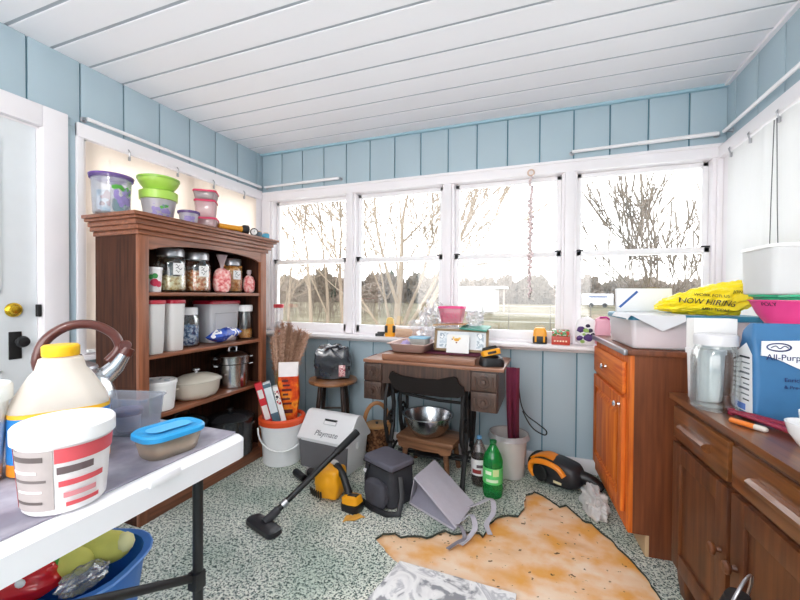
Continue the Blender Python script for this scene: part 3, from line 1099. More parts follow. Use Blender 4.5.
jar('big glass jar of orange snack mix with steel lid beside the pasta jar', (0.345, -0.985, Z1), 0.080, 0.243, ORANGEF, 0.62)
jar('glass jar full of amber cereal near the right end of the upper bookcase shelf', (0.33, -0.690, Z1), 0.073, 0.232, AMBER, 0.90)
for lab, x, y, r, h, m, neck in (('clear bag of pink sweets twisted shut between two jars on the upper shelf', 0.395, -0.838, 0.062, 0.150, PINKF, 0.085),
                                 ('small tied bag of pink sweets at the right end of the upper shelf', 0.405, -0.605, 0.045, 0.118, PINKF, 0.035)):
    t = T('sweet_bag', lab, 'bag', (x, y, Z1), face(x, y), 'tied bags of pink sweets')
    q = MB().blob((0, 0, h * 0.5), (r * 0.86, r * 0.74, h * 0.55), 0.14, 2.6, int(h * 100), 3, 0.0, 0.25)
    obj('body', q, m, t)
    q = MB()
    tw = [(0.012, h * 0.98), (0.008, h * 1.06), (0.016, h * 1.06 + neck * 0.4), (0.034 if neck > 0.05 else 0.014, h * 1.06 + neck), (0.0, h * 1.06 + neck * 0.8)]
    q.lathe(tw, 14, sy=0.55)
    obj('twisted_top', q, clear('pink_film', 'fbeef0', 0.2, 0.5, 'f6e2e6', 0.1), t)

# second shelf
Z2 = 0.8455
CER = clear('cereal_box_plastic', 'ffffff', 0.1, 0.90, 'fdfcfb', 0.2)
for lab, x, y in (('tall white dispenser box with red lid at the left end of the second shelf', 0.405, -1.322), ('tall white dispenser box with red lid, second from the left on the second shelf', 0.395, -1.195)):
    t = tub('cereal_keeper', lab, 'food box', (x, y, Z2), 0.0, 0.12, 0.092, 0.262, 0.02, 0.86, CER, mat('a8122f', 0.35, var=0.05, name='deep_red_lid'), 0.020, 0.004, group='tall white boxes with red lids', inner=(mat('c9a07a', 0.8, var=0.2, scale=60), 0.05))
jr = jar('glass jar half full of small blue pieces on the second bookcase shelf', (0.33, -1.045, Z2), 0.072, 0.235, speckle('blue_beads', [(0.4, '2b3f6d'), (0.5, '6b86b0'), (0.6, 'c5d3e6')], 55, 0.5), 0.62, note=False, lid=mat('e8e8ea', 0.35))
t = tub('storage_box', 'large clear storage box with red lid on the second bookcase shelf', 'box', (0.29, -0.775, Z2), 0.0, 0.16, 0.255, 0.250, 0.02, 0.86, clear('milky_box', 'f8f8fb', 0.1, 0.80, 'f8f8fb', 0.2), mat('a8122f', 0.35, var=0.05), 0.022, 0.006)
q = MB()
fr_ = [rr(0.170, 0.185, 0.015, 0)]
q.tube([(0.0815 - 0.006, -0.09, 0.05), (0.0815 - 0.003, -0.093, 0.19), (0.0815 - 0.003, 0.093, 0.19), (0.0815 - 0.006, 0.09, 0.05)], 0.003, 6)
obj('ridge', q, FROST, t)
jar('glass jar with white lid and orange crumbs at the right end of the second shelf', (0.375, -0.610, Z2), 0.050, 0.240, CRUMB, 0.30, note=False, lid=mat('f0f0f0', 0.35), neck=0.88)


def bagmat(name, base, spots, scale):
    m, nt, N, L = nodes(name)
    t = tex(N, L, 'ShaderNodeTexNoise', scale, detail=2)
    stops = [(0.0, hx(base))] + [(p, hx(c)) for p, c in spots]
    r_ = ramp(N, L, t.outputs['Fac'], stops)
    out(N, L, finish(N, L, r_, 0.25, 0, 0.5, coat=0.3).outputs[0])
    r_.node.color_ramp.interpolation = 'CONSTANT'
    return m


t = T('snack_bag', 'crumpled blue and white snack bag lying in front of the clear storage box', 'bag', (0.425, -0.845, Z2), R(90))
q = MB()


def pil(u, v, s):
    w, d = 0.25, 0.085
    e = (math.sin(PI * u) ** 0.5) * (math.sin(PI * v) ** 0.6)
    n_ = noise.noise(Vector((u * 5, v * 4, s * 3)))
    return (w * (u - 0.5), d * (v - 0.5) * (0.8 + 0.2 * math.sin(PI * u)), 0.056 + s * 0.042 * e + 0.012 * n_ * e + 0.02 * (u - 0.5))


q.grid(lambda u, v: pil(u, v, 1), 22, 12)
q.grid(lambda u, v: pil(u, v, -1), 22, 12)
obj('packet', q, bagmat('blue_snack_film', '1f3f9c', [(0.40, '2f56b8'), (0.50, 'f2f2f4'), (0.58, '2247a8'), (0.66, 'e7b23a'), (0.70, '1c2f74')], 13), t)

# third shelf
Z3 = 0.5305
t = rtub('ice_cream_pail', 'round white lidded pail at the left end of the third bookcase shelf', 'pail', (0.375, -1.265, Z3), 0.080, 0.092, 0.150, mat('efefef', 0.35, var=0.02), mat('f6f6f6', 0.3, var=0.02), 0.018, 0.004)
q = MB()
for k in range(5):
    a = 0.9 * k + 0.4
    obj('lid_print', MB().box((0.05 * math.cos(a), 0.05 * math.sin(a), 0.1562), (0.028, 0.010, 0.0012), 0, 1, a), mat('9fb0c0', 0.6, var=0.2), t)
DUT = mat('d8cfc0', 0.3, var=0.04, coat=0.4, name='cream_enamel')
t = T('dutch_oven', 'cream oval enamel casserole with knobbed lid on the third bookcase shelf', 'cooking pot', (0.35, -0.995, Z3), R(90))
obj('body', MB().lathe([(0.105, 0), (0.125, 0.008), (0.142, 0.035), (0.150, 0.095), (0.153, 0.10), (0.146, 0.10), (0.137, 0.035), (0.0, 0.012)], 36, sy=0.78), DUT, t)
lid = obj('lid', MB().lathe([(0.153, 0.1005), (0.154, 0.106), (0.140, 0.116), (0.09, 0.136), (0.03, 0.146), (0, 0.147)], 36, sy=0.78, cap0=False), mat('c9c2b4', 0.3, var=0.04, coat=0.4), t)
obj('knob', MB().lathe([(0.010, 0.146), (0.008, 0.156), (0.020, 0.164), (0.018, 0.172), (0, 0.174)], 18), ALU, lid)
for s in (-1, 1):
    obj('handle', MB().tube([(s * 0.147, -0.035, 0.083), (s * 0.172, -0.025, 0.086), (s * 0.176, 0, 0.087), (s * 0.172, 0.025, 0.086), (s * 0.147, 0.035, 0.083)], 0.006, 8), DUT, t)
t = T('steamer_pot', 'tall steel steamer pot with domed lid at the right end of the third bookcase shelf', 'cooking pot', (0.345, -0.695, Z3), R(60))
obj('body', MB().lathe([(0.095, 0), (0.102, 0.005), (0.104, 0.155), (0.109, 0.157), (0.101, 0.157), (0.099, 0.01), (0, 0.01)], 36), STEEL, t)
obj('steamer_insert', MB().lathe([(0.104, 0.158), (0.111, 0.163), (0.112, 0.205), (0.116, 0.208), (0.108, 0.208), (0.106, 0.17), (0, 0.165)], 36), STEEL, t)
lid = obj('lid', MB().lathe([(0.116, 0.2085), (0.117, 0.213), (0.10, 0.225), (0.06, 0.240), (0, 0.246)], 36, cap0=False), STEEL, t)
obj('handle', MB().tube([(-0.026, 0, 0.243), (-0.024, 0, 0.266), (0, 0, 0.274), (0.024, 0, 0.266), (0.026, 0, 0.243)], 0.006, 8), STEEL, lid)
for z in (0.145, 0.195):
    for s in (-1, 1):
        obj('side_handle', MB().tube([(s * 0.103, -0.03, z), (s * 0.124, -0.024, z + 0.003), (s * 0.126, 0.024, z + 0.003), (s * 0.103, 0.03, z)], 0.005, 8), STEEL, t)

# bottom of the bookcase: two big dark pots
DARKP = mat('26272a', 0.22, var=0.15, coat=0.5, name='dark_enamel')
t = T('roaster', 'dark oval roaster with looped lid handle on the bottom bookcase shelf', 'roaster', (0.325, -1.075, 0.0855), R(90))
obj('body', MB().lathe([(0.12, 0), (0.14, 0.01), (0.160, 0.27), (0.168, 0.275), (0.155, 0.275), (0.13, 0.012), (0, 0.012)], 36, sy=0.70), DARKP, t)
lid = obj('lid', MB().lathe([(0.166, 0.276), (0.167, 0.284), (0.145, 0.312), (0.08, 0.338), (0.0, 0.345)], 36, sy=0.70, cap0=False), DARKP, t)
obj('handle', MB().tube([(-0.055, 0, 0.335), (-0.045, 0, 0.365), (0, 0, 0.374), (0.045, 0, 0.365), (0.055, 0, 0.335)], 0.008, 8), BLACK, lid)
t = T('stock_pot', 'large black lidded canning pot on the bottom bookcase shelf beside the bucket', 'cooking pot', (0.365, -0.735, 0.0855), R(40))
obj('body', MB().lathe([(0.130, 0), (0.142, 0.006), (0.145, 0.235), (0.151, 0.238), (0.142, 0.238), (0.136, 0.01), (0, 0.01)], 40), DARKP, t)
lid = obj('lid', MB().lathe([(0.153, 0.2385), (0.155, 0.246), (0.135, 0.254), (0.11, 0.268), (0.05, 0.278), (0, 0.280)], 40, cap0=False), DARKP, t)
obj('knob', MB().lathe([(0.012, 0.278), (0.01, 0.290), (0.022, 0.297), (0.018, 0.306), (0, 0.308)], 18), BLACK, lid)
for s in (-1, 1):
    obj('side_handle', MB().tube([(s * 0.145, -0.045, 0.20), (s * 0.152, -0.03, 0.203), (s * 0.152, 0.03, 0.203), (s * 0.145, 0.045, 0.20)], 0.006, 8), STEEL, t)

# on top of the bookcase
ZT = 1.5565
PURP = mat('6a4a9a', 0.35, var=0.05, name='purple_lid')
GREENL = mat('a6cf55', 0.35, var=0.05, name='lime_plastic')
PURPT = clear('purple_lid_plastic', 'd9cfe8', 0.1, 0.6, '7c63a8', 0.15)


def grapes(t, r, z, a0, s=1.0, cols=None):
    rg = random.Random(int(z * 1000))
    q = MB()
    for k in range(30):
        a = a0 + rg.uniform(-0.55, 0.55)
        dz = rg.uniform(-0.04, 0.045) * s
        q.mi = 1 if dz > 0.012 * s and k % 2 else 0
        rad = r * (0.92 + 0.08) + 0.0012
        aa = 0.010 * s
        q.grid(lambda u, v: (rad * math.sin(a + aa / rad * v * math.cos(2 * PI * u)), -rad * math.cos(a + aa / rad * v * math.cos(2 * PI * u)), z + dz + aa * v * math.sin(2 * PI * u)), 9, 1)
    return obj('grape_print', q, [mat('8d7fb5', 0.5, var=0.3, scale=60), mat('4fa03a', 0.5, var=0.3, scale=60)], t)


ta = T('canister', 'round clear canister with purple lid and fruit print at the left of the bookcase top', 'canister', (0.300, -1.447, ZT), face(0.30, -1.447))
obj('body', MB().lathe([(0.074, 0), (0.077, 0.005), (0.084, 0.182), (0.081, 0.182), (0.074, 0.008), (0, 0.008)], 36), CLEARP, ta)
obj('lid', MB().lathe([(0.085, 0.174), (0.091, 0.174), (0.092, 0.190), (0.087, 0.194), (0.080, 0.188), (0, 0.188)], 36, cap0=False), [PURPT], ta)
obj('lid_rim', MB().tube([(0.091 * math.cos(a * PI / 20), 0.091 * math.sin(a * PI / 20), 0.190) for a in range(40)], 0.004, 6, closed=True), PURP, ta)
grapes(ta, 0.0815, 0.085, 0.55, 1.1)
q = MB()
q.mi = 0
q.bx(-0.060, -0.005, -0.035, 0.03, 0.010, 0.115, 0.004)
obj('packet_inside', q, bagmat('drink_packets', '8f4b52', [(0.4, 'b9c4cc'), (0.5, '6fa3b5'), (0.6, 'd9c9c0'), (0.68, '7f4a4a')], 14), ta)
q = MB().blob((0.035, 0.01, 0.055), (0.035, 0.03, 0.045), 0.2, 3, 4, 3, 0.010)
obj('packet_inside', q, mat('58b0b0', 0.4, var=0.2), ta)
tb = T('canister', 'lower lime green lidded bowl with grape print standing on the bookcase top', 'bowl', (0.350, -1.235, ZT), face(0.35, -1.235))
obj('bowl', MB().lathe([(0.058, 0), (0.066, 0.004), (0.084, 0.115), (0.081, 0.115), (0.060, 0.008), (0, 0.008)], 36), clear('milky_bowl', 'fafafa', 0.1, 0.55, 'f0ecf4', 0.15), tb)
obj('lid', MB().lathe([(0.083, 0.1155), (0.091, 0.117), (0.093, 0.160), (0.085, 0.165), (0.0, 0.163)], 36, cap0=True), [GREENL], tb)
grapes(tb, 0.078, 0.052, 0.1, 1.0)
tb2 = T('serving_bowl', 'shallow lime green bowl resting tilted on the stacked green bowl lid', 'bowl', (0.350, -1.235, ZT + 0.1655), face(0.35, -1.235))
q = MB().at((0, 0, 0.0), (0, 0, 0)).lathe([(0.060, 0.0), (0.066, 0.004), (0.090, 0.036), (0.096, 0.046), (0.098, 0.060), (0.092, 0.060), (0.086, 0.040), (0.06, 0.009), (0, 0.008)], 36)
obj('body', q, GREENL, tb2)
tb2['label'] = 'lime green lidded bowl standing on top of the lower lime green bowl'
obj('lid', MB().lathe([(0.093, 0.0605), (0.102, 0.0605), (0.103, 0.070), (0.087, 0.076), (0, 0.076)], 36, cap0=False), mat('8fbf45', 0.35, var=0.06), tb2)
tb['label'] = 'lower lime green lidded bowl with grape print standing on the bookcase top'
tb.name = 'serving_bowl'
tc_ = T('canister', 'small round pot with purple lid and green grape print on the bookcase top', 'canister', (0.455, -1.135, ZT), face(0.455, -1.135))
obj('body', MB().lathe([(0.040, 0), (0.043, 0.004), (0.050, 0.062), (0.047, 0.062), (0.04, 0.008), (0, 0.008)], 30), clear('milky_pot', 'fafafa', 0.1, 0.5, 'f0ecf4', 0.15), tc_)
obj('lid', MB().lathe([(0.050, 0.058), (0.057, 0.058), (0.057, 0.070), (0.05, 0.073), (0, 0.071)], 30, cap0=False), PURPT, tc_)
grapes(tc_, 0.046, 0.034, 0.1, 0.7)
PINKR = mat('d0305c', 0.4, var=0.05, name='pink_red_lid')
zz = ZT
for i, (lab, h, w) in enumerate((('bottom clear snap box with pink lid of the stack of three on the bookcase top', 0.055, 0.13), ('middle clear snap box with pink lid of the stack of three on the bookcase top', 0.095, 0.115), ('topmost clear snap box with pink lid of the stack of three on the bookcase top', 0.045, 0.125))):
    tub('snap_box', lab, 'food box', (0.400, -0.965, zz), R(38), w, w, h, 0.018, 0.88, clear('pale_pink_box', 'fbf2f4', 0.1, 0.55, 'f4dfe2' if i != 2 else 'cfc6c8', 0.12), PINKR, 0.012, 0.004, group='pink-lidded snap boxes')
    zz += h + 0.0125
# flashlight, blue toy, round clock
t = T('torch', 'yellow and black torch lying along the front edge of the bookcase top', 'torch', (0.485, -0.790, ZT + 0.0315), R(72))
q = MB().at((0, 0, 0), (0, R(90), 0))
q.lathe([(0.015, -0.13), (0.017, -0.125), (0.017, 0.0), (0.020, 0.02), (0.0, 0.02)], 20)
obj('handle', q, mat('e09a2a', 0.4, var=0.15), t)
q = MB().at((0, 0, 0), (0, R(90), 0))
q.lathe([(0.018, 0.018), (0.030, 0.035), (0.031, 0.062), (0.026, 0.062), (0.024, 0.056), (0, 0.056)], 24)
hd = obj('head', q, BLACK, t)
q = MB().at((0, 0, 0), (0, R(90), 0)).lathe([(0.025, 0.0565), (0.025, 0.058), (0, 0.058)], 24)
obj('lens', q, mat('f3f3ee', 0.15), hd)
t = T('blue_cord', 'coil of light blue cord lying behind the torch on the bookcase top', 'cord', (0.40, -0.735, ZT))
q = MB()
pts = [((0.045 + 0.012 * math.sin(k * 0.7)) * math.cos(k * 0.42), (0.06 + 0.012 * math.cos(k * 0.9)) * math.sin(k * 0.42), 0.006 + 0.028 * k / 60) for k in range(60)]
q.tube(pts, 0.005, 6)
obj('coil', q, mat('6fb7d6', 0.5, var=0.1), t)
for i, (x, y, m, lab) in enumerate(((0.495, -0.615, '6b7f8c', 'grey-blue spool lying at the right end of the bookcase top beside the torch'), (0.50, -0.545, '5fb3d4', 'light blue spool beside the grey-blue spool on the bookcase top'), (0.44, -0.505, '74bfdc', 'light blue spool at the back right corner of the bookcase top'))):
    t = T('yarn_spool', lab, 'spool', (x, y, ZT), R(20 * i))
    obj('thread', MB().lathe([(0.010, 0.003), (0.022, 0.006), (0.024, 0.020), (0.022, 0.034), (0.010, 0.037)], 20), mat(m, 0.8, var=0.2, scale=80), t)
    obj('core', MB().lathe([(0.016, 0), (0.016, 0.003), (0.008, 0.003), (0.008, 0.0375), (0.016, 0.0375), (0.016, 0.042), (0, 0.042)], 16), mat('d9b48a', 0.6), t)

t = T('dial_gauge', 'small round white dial with black rim on the bookcase top beside the torch', 'gauge', (0.505, -0.668, ZT), face(0.505, -0.668))
q = MB().at((0, 0, 0.027), (R(90), 0, 0)).lathe([(0.018, -0.012), (0.026, -0.012), (0.027, 0.0), (0.026, 0.012), (0.020, 0.012), (0.019, 0.009), (0, 0.009)], 28)
obj('case', q, BLACK, t)
q = MB().at((0, 0, 0.027), (R(90), 0, 0)).lathe([(0.0195, 0.0092), (0.0195, 0.0100), (0, 0.0100)], 28)
dl = obj('dial', q, PAPER, t)
obj('hand', MB().at((0.002, -0.0107, 0.031), (0, 0.4, 0)).box((0, 0, 0), (0.002, 0.0008, 0.014)), INK, dl)
# ============================================================ SEWING TABLE
SEW = wood('walnut_wood', '3a261f', '6e4d3e', (1.6, 26, 26), 2.6, 0.42)
SEWV = wood('walnut_wood_upright', '35251f', '634739', (26, 26, 1.8), 2.6, 0.45)
SEWL = wood('pale_walnut_top', '7d4f39', 'ae7b5e', (1.6, 26, 26), 2.4, 0.38)  # paler walnut for the tabletop and flip lid
ZS = 0.750
st = T('sewing_table', 'antique walnut treadle sewing table with four carved drawers under the windows', 'sewing table', (1.703, -0.543, 0), R(-1.5))
# local: x along the front (-0.455..0.455), y to the back (0..0.44)
obj('tabletop', MB().bx(-0.442, 0.442, 0.0, 0.43, ZS - 0.022, ZS, 0.006), SEWL, st)
obj('flip_lid', MB().bx(-0.315, 0.278, 0.012, 0.40, ZS + 0.0005, ZS + 0.040, 0.006), SEWL, st)
fr = []
for k in range(21):
    f = k / 20
    fr.append((-0.305 + 0.56 * f, 0.615 - 0.016 * math.sin(PI * f) - 0.012 * math.cos(4 * PI * f)))
obj('front_apron', MB().prism([(-0.305, ZS - 0.022)] + fr[::1] + [(0.255, ZS - 0.022)], 'y', 0.006, 0.026), SEWV, st)
obj('back_apron', MB().bx(-0.30, 0.26, 0.39, 0.41, 0.62, ZS - 0.022), SEWV, st)
for s in (-1, 1):
    x0, x1 = (-0.438, -0.305) if s < 0 else (0.255, 0.408)
    dc = (x0 + x1) / 2
    obj('drawer_case', MB().bx(x0, x1, 0.018, 0.40, 0.488, ZS - 0.022, 0.004), SEWV, st)
    for z0, z1 in ((0.615, 0.722), (0.494, 0.608)):
        q = MB().bx(x0 + 0.004, x1 - 0.004, -0.004, 0.016, z0, z1, 0.005)
        q.at((dc, -0.004, (z0 + z1) / 2), (R(90), 0, 0)).lathe([(0.044, 0), (0.044, 0.004), (0.037, 0.005), (0.036, 0.002), (0.028, 0.002), (0.027, 0.006), (0, 0.006)], 24)
        for a in (0.06, -0.06):
            q.at((dc + a * 0.85, -0.004, (z0 + z1) / 2), (R(90), 0, 0)).lathe([(0.010, 0), (0.009, 0.005), (0, 0.006)], 10, sx=0.6, sy=3.0)
        q.at()
        d_ = obj('drawer', q, SEWV, st)
        obj('knob', MB().at((dc, -0.010, (z0 + z1) / 2), (R(90), 0, 0)).lathe([(0.008, 0), (0.007, 0.008), (0.017, 0.014), (0.015, 0.022), (0, 0.025)], 16), SEWV, d_)
# dark scalloped skirt of the machine well
pts = [(-0.235, 0.690), (-0.225, 0.700), (-0.205, 0.690), (-0.16, 0.676), (-0.05, 0.668), (0.07, 0.672), (0.13, 0.690), (0.165, 0.698), (0.185, 0.690), (0.195, 0.66), (0.225, 0.64), (0.235, 0.60),
       (0.195, 0.578), (0.10, 0.572), (-0.06, 0.574), (-0.175, 0.584), (-0.21, 0.60), (-0.245, 0.66)]
obj('machine_skirt', MB().prism([(x - 0.006, z - 0.012) for x, z in pts], 'y', -0.024, -0.004), mat('17110f', 0.75, var=0.25, spec=0.25, name='dark_stained_wood'), st)
# cast iron treadle stand
ux0 = -0.035
for s in (-1, 1):
    q = MB()
    bx_ = ux0 + s * 0.245
    yc = 0.19
    for f in (-1, 1):
        q.tube([(bx_, yc + f * 0.15, 0.72), (bx_, yc + f * 0.10, 0.60), (bx_, yc + f * 0.055, 0.45), (bx_, yc + f * 0.07, 0.30), (bx_, yc + f * 0.13, 0.14), (bx_, yc + f * 0.19, 0.012)], 0.015, 8)
        q.tube([(bx_, yc + f * 0.13, 0.66), (bx_, yc + f * 0.19, 0.52), (bx_, yc + f * 0.20, 0.36), (bx_, yc + f * 0.15, 0.22), (bx_, yc + f * 0.06, 0.19)], 0.012, 8)
        q.lathe([(0.022, 0), (0.024, 0.008), (0.010, 0.02)], 12, c=(bx_, yc + f * 0.19, 0))
        sp_ = [(bx_, yc + f * (0.10 + (0.055 - 0.006 * k * 0.5) * math.cos(k * 0.55)), 0.36 + (0.055 - 0.003 * k) * math.sin(k * 0.55)) for k in range(16)]
        q.tube(sp_, 0.009, 6)
    q.tube([(bx_, yc - 0.15, 0.715), (bx_, yc + 0.15, 0.715)], 0.013, 8)
    q.tube([(bx_, yc - 0.13, 0.13), (bx_, yc, 0.17), (bx_, yc + 0.13, 0.13)], 0.009, 8)
    ringp = [(bx_, yc + 0.05 * math.cos(k * PI / 9), 0.55 + 0.05 * math.sin(k * PI / 9)) for k in range(18)]
    q.tube(ringp, 0.006, 6, closed=True)
    obj('iron_side', q, BLACKM, st)
q = MB()
xa, xb = ux0 - 0.245, ux0 + 0.245
q.tube([(xa, 0.19, 0.535), (xa + 0.05, 0.19, 0.50), (xa + 0.20, 0.19, 0.485), (xb - 0.20, 0.19, 0.478), (xb, 0.19, 0.478)], 0.010, 8)
obj('iron_brace', q, BLACKM, st)
for y_ in (0.225, 0.275):
    obj('treadle_rod', MB().tube([(xa, y_, 0.10), (xb, y_, 0.10)], 0.010, 8), BLACKM, st)
q = MB().bx(xa + 0.135, xb - 0.135, 0.14, 0.34, 0.112, 0.124, 0.004)
obj('treadle', q, BLACKM, st)
q = MB()
whl = [(xb - 0.035, 0.25 + 0.135 * math.cos(k * PI / 16), 0.31 + 0.135 * math.sin(k * PI / 16)) for k in range(32)]
q.tube(whl, 0.010, 8, closed=True)
for k in range(4):
    a = k * PI / 4
    q.tube([(xb - 0.035, 0.25 + 0.132 * math.cos(a), 0.31 + 0.132 * math.sin(a)), (xb - 0.035, 0.25 - 0.132 * math.cos(a), 0.31 - 0.132 * math.sin(a))], 0.006, 6)
obj('drive_wheel', q, BLACKM, st)


def on(t, x, y, z=0.0):
    """room position of a point given in a thing's own frame"""
    bpy.context.view_layer.update()
    return t.matrix_world @ Vector((x, y, z))


# bench and steel bowl under the table
BEN = wood('bench_wood', '6b4630', 'a37452', (2, 26, 26), 2.4, 0.45)
bn = T('footstool', 'small rough wooden bench carrying the steel bowl under the sewing table', 'stool', (1.655, -0.30, 0), R(-7))
obj('seat', MB().bx(-0.200, 0.200, -0.125, 0.125, 0.205, 0.235, 0.008), BEN, bn)
ap = [(-0.190, 0.205), (-0.180, 0.165), (-0.12, 0.152), (-0.10, 0.165), (0, 0.160), (0.10, 0.165), (0.12, 0.152), (0.180, 0.165), (0.190, 0.205)]
obj('apron', MB().prism(ap, 'y', -0.122, -0.104), BEN, bn)
obj('apron', MB().prism(ap, 'y', 0.104, 0.122), BEN, bn)
for sx in (-1, 1):
    for sy in (-1, 1):
        obj('leg', MB().tube([(sx * 0.135, sy * 0.09, 0.206), (sx * 0.160, sy * 0.105, 0.0)], [0.020, 0.015], 10), BEN, bn)
t = T('mixing_bowl', 'large stainless steel mixing bowl on the wooden bench under the sewing table', 'bowl', (1.640, -0.315, 0.2355), 0)
obj('body', MB().lathe([(0.075, 0), (0.10, 0.008), (0.145, 0.065), (0.160, 0.130), (0.172, 0.134), (0.172, 0.139), (0.157, 0.135), (0.141, 0.066), (0.098, 0.012), (0, 0.006)], 48), STEEL, t)

# round stool with a folded bag on it
STW = wood('stool_seat_wood', '7d4c2e', 'b98557', (2, 20, 20), 2.2, 0.35)
STL = mat('3a2a24', 0.35, var=0.25, scale=12, coat=0.3, name='dark_turned_wood')
sl = T('round_stool', 'round wooden bar stool with dark legs beside the sewing table', 'stool', (0.845, -0.195, 0), R(20))
obj('seat', MB().lathe([(0.165, 0.487), (0.182, 0.492), (0.186, 0.506), (0.180, 0.518), (0.15, 0.521), (0, 0.519)], 40), STW, sl)
for k in range(4):
    a = R(45 + 90 * k)
    lg = MB()
    p0, p1 = Vector((0.115 * math.cos(a), 0.115 * math.sin(a), 0.488)), Vector((0.165 * math.cos(a), 0.165 * math.sin(a), 0.0))
    lg.tube([p0, p0.lerp(p1, 0.3), p0.lerp(p1, 0.55), p0.lerp(p1, 0.9), p1], [0.015, 0.018, 0.016, 0.013, 0.012], 10)
    obj('leg', lg, STL, sl)
    a2 = R(45 + 90 * (k + 1))
    z_ = 0.20 if k % 2 else 0.26
    rad = 0.115 + 0.05 * (0.488 - z_) / 0.488
    obj('stretcher', MB().cyl((rad * math.cos(a), rad * math.sin(a), z_), (rad * math.cos(a2), rad * math.sin(a2), z_), 0.008), STL, sl)
t = T('carrier_bag', 'glossy black plastic bag folded over with a pink picture on the round stool', 'bag', (0.845, -0.195, 0.521), face(0.845, -0.195) - 0.1)
q = MB()


def bagp(d):
    return d


bm = bmesh.new()
bmesh.ops.create_icosphere(bm, subdivisions=4, radius=1)
for v in bm.verts:
    d = v.co.normalized()
    mx = max(abs(d.x), abs(d.y), abs(d.z))
    p = d / mx ** 0.82
    w = 1 - 0.13 * max(0, p.z) + 0.05 * math.sin(p.z * 3)
    n_ = noise.noise(d * 3.2 + Vector((3, 1, 0))) * 0.09 + noise.noise(d * 7) * 0.04
    fold = 0.045 * abs(math.sin(5 * d.x + 2 * d.y)) * max(0, d.z)
    v.co = Vector((p.x * 0.140 * w * (1 + n_), p.y * 0.085 * w * (1 + n_), max(0.0, 0.112 + p.z * 0.112 * (1 + 0.6 * n_) + fold)))
q.bm(bm)
obj('body', q, mat('2b2b33', 0.22, var=0.35, scale=9, bump=0.5, spec=0.7, coat=0.5, name='glossy_black_film'), t)
q = MB()
q.grid(lambda u, v: (0.075 + 0.048 * (u - 0.5), -0.096 - 0.012 * math.sin(PI * u) * math.sin(PI * v), 0.03 + 0.085 * v), 6, 6, 0.001)
obj('picture', q, bagmat('pink_picture', 'c7848a', [(0.42, 'e8c6c2'), (0.52, 'b75a68'), (0.6, 'f0e2dd')], 30), t)
q = MB()
q.tube([(0.00, -0.05, 0.222), (-0.03, -0.085, 0.245), (0.03, -0.09, 0.255), (0.06, -0.06, 0.235)], [0.012, 0.018, 0.018, 0.01], 8, flat=0.5)
q.tube([(-0.01, -0.08, 0.235), (0.03, -0.10, 0.20), (0.075, -0.105, 0.165)], [0.012, 0.02, 0.008], 8, flat=0.4)
obj('knot', q, mat('3b3b44', 0.2, var=0.2, coat=0.6), t)

# basket with wooden lid
WICK = speckle('woven_wicker', [(0.35, '3b261a'), (0.5, '6b452c'), (0.65, '94694a')], 55, 0.8, 0.8)
t = T('wicker_basket', 'dark wicker basket with flat wooden lid and bent handle between cooler and sewing table', 'basket', (1.205, -0.175, 0), face(1.205, -0.175))
q = MB()
rings = []
for k in range(13):
    z = 0.004 + 0.186 * k / 12
    rad = 0.080 + 0.012 * math.sin(PI * k / 12) + (0.003 if k % 2 else -0.001)
    rings.append((rad, z))
q.lathe([(0.07, 0)] + rings, 36)
obj('body', q, WICK, t)
lidw = obj('lid', MB().lathe([(0.086, 0.191), (0.089, 0.193), (0.089, 0.203), (0.085, 0.206), (0, 0.206)], 32), mat('b98a55', 0.5, var=0.12, scale=20), t)
obj('knob', MB().lathe([(0.010, 0.206), (0.008, 0.212), (0.013, 0.218), (0, 0.222)], 12), BLACK, lidw)
obj('handle', MB().tube([(-0.093, 0, 0.12)] + [(-0.093 * math.cos(PI * k / 12), 0, 0.20 + 0.16 * math.sin(PI * k / 12)) for k in range(13)] + [(0.093, 0, 0.12)], 0.015, 8, flat=0.35), mat('b07a4b', 0.5, var=0.15), t)

# ============================================================ THINGS ON THE SEWING TABLE
def stw(x, y, z):
    p = on(st, x, y, 0)
    return (p.x, p.y, z)


ZT1, ZT2 = ZS + 0.0005, ZS + 0.0405
A0 = R(-1.5)
MAR = mat('661a38', 0.8, var=0.15, scale=10, name='maroon_cloth')
# cloth under things: lies on the flip lid and drops behind the right end
q = MB()


def clothf(u, v):
    x = -0.30 + 0.585 * u
    y = 0.10 + 0.30 * v
    return (x, y, 0.0035 + 0.004 * abs(noise.noise(Vector((x * 14, y * 14, 0)))) + 0.004 * math.exp(-((v) * 9)))


q.grid(clothf, 40, 20, 0.0025)
o = obj('tablecloth', q, MAR, None)
o.location, o.rotation_euler = (1.703, -0.543, ZT2), (0, 0, A0)
tag(o, 'maroon cloth spread under the picture and pan on the sewing table', 'cloth')
# the length that hangs at the right end, into the bin
t = T('hanging_cloth', 'long maroon cloth hanging from the right end of the sewing table', 'cloth', (0, 0, 0))
q = MB()
p = stw(0.4465, 0.10, 0)


def hang(u, v):
    z = 0.745 - 0.505 * v
    wv = 0.012 * math.sin(u * 13 + 1) * (0.4 + v)
    x = p[0] - 0.002 + 0.075 * u * (1 - 0.15 * v)
    return (x, p[1] + wv + 0.05 * v * u + 0.20 * v * v, z)


q.grid(hang, 30, 24, 0.003)
part_at('drop', q, MAR, t)
t.location = (p[0], p[1], 0)
bpy.context.view_layer.update()
for ch in t.children:
    for v in ch.data.vertices:
        v.co -= Vector((p[0], p[1], 0))
q = MB()
pl = stw(-0.452, 0.16, 0)
q.grid(lambda u, v: (pl[0] - 0.004 * math.sin(u * 8) * v, pl[1] + (u - 0.5) * 0.15, ZS - 0.002 - 0.20 * v), 16, 10, 0.003)
o = obj('hanging_cloth', q, MAR)
tag(o, 'end of maroon cloth hanging at the left side of the sewing table', 'cloth')
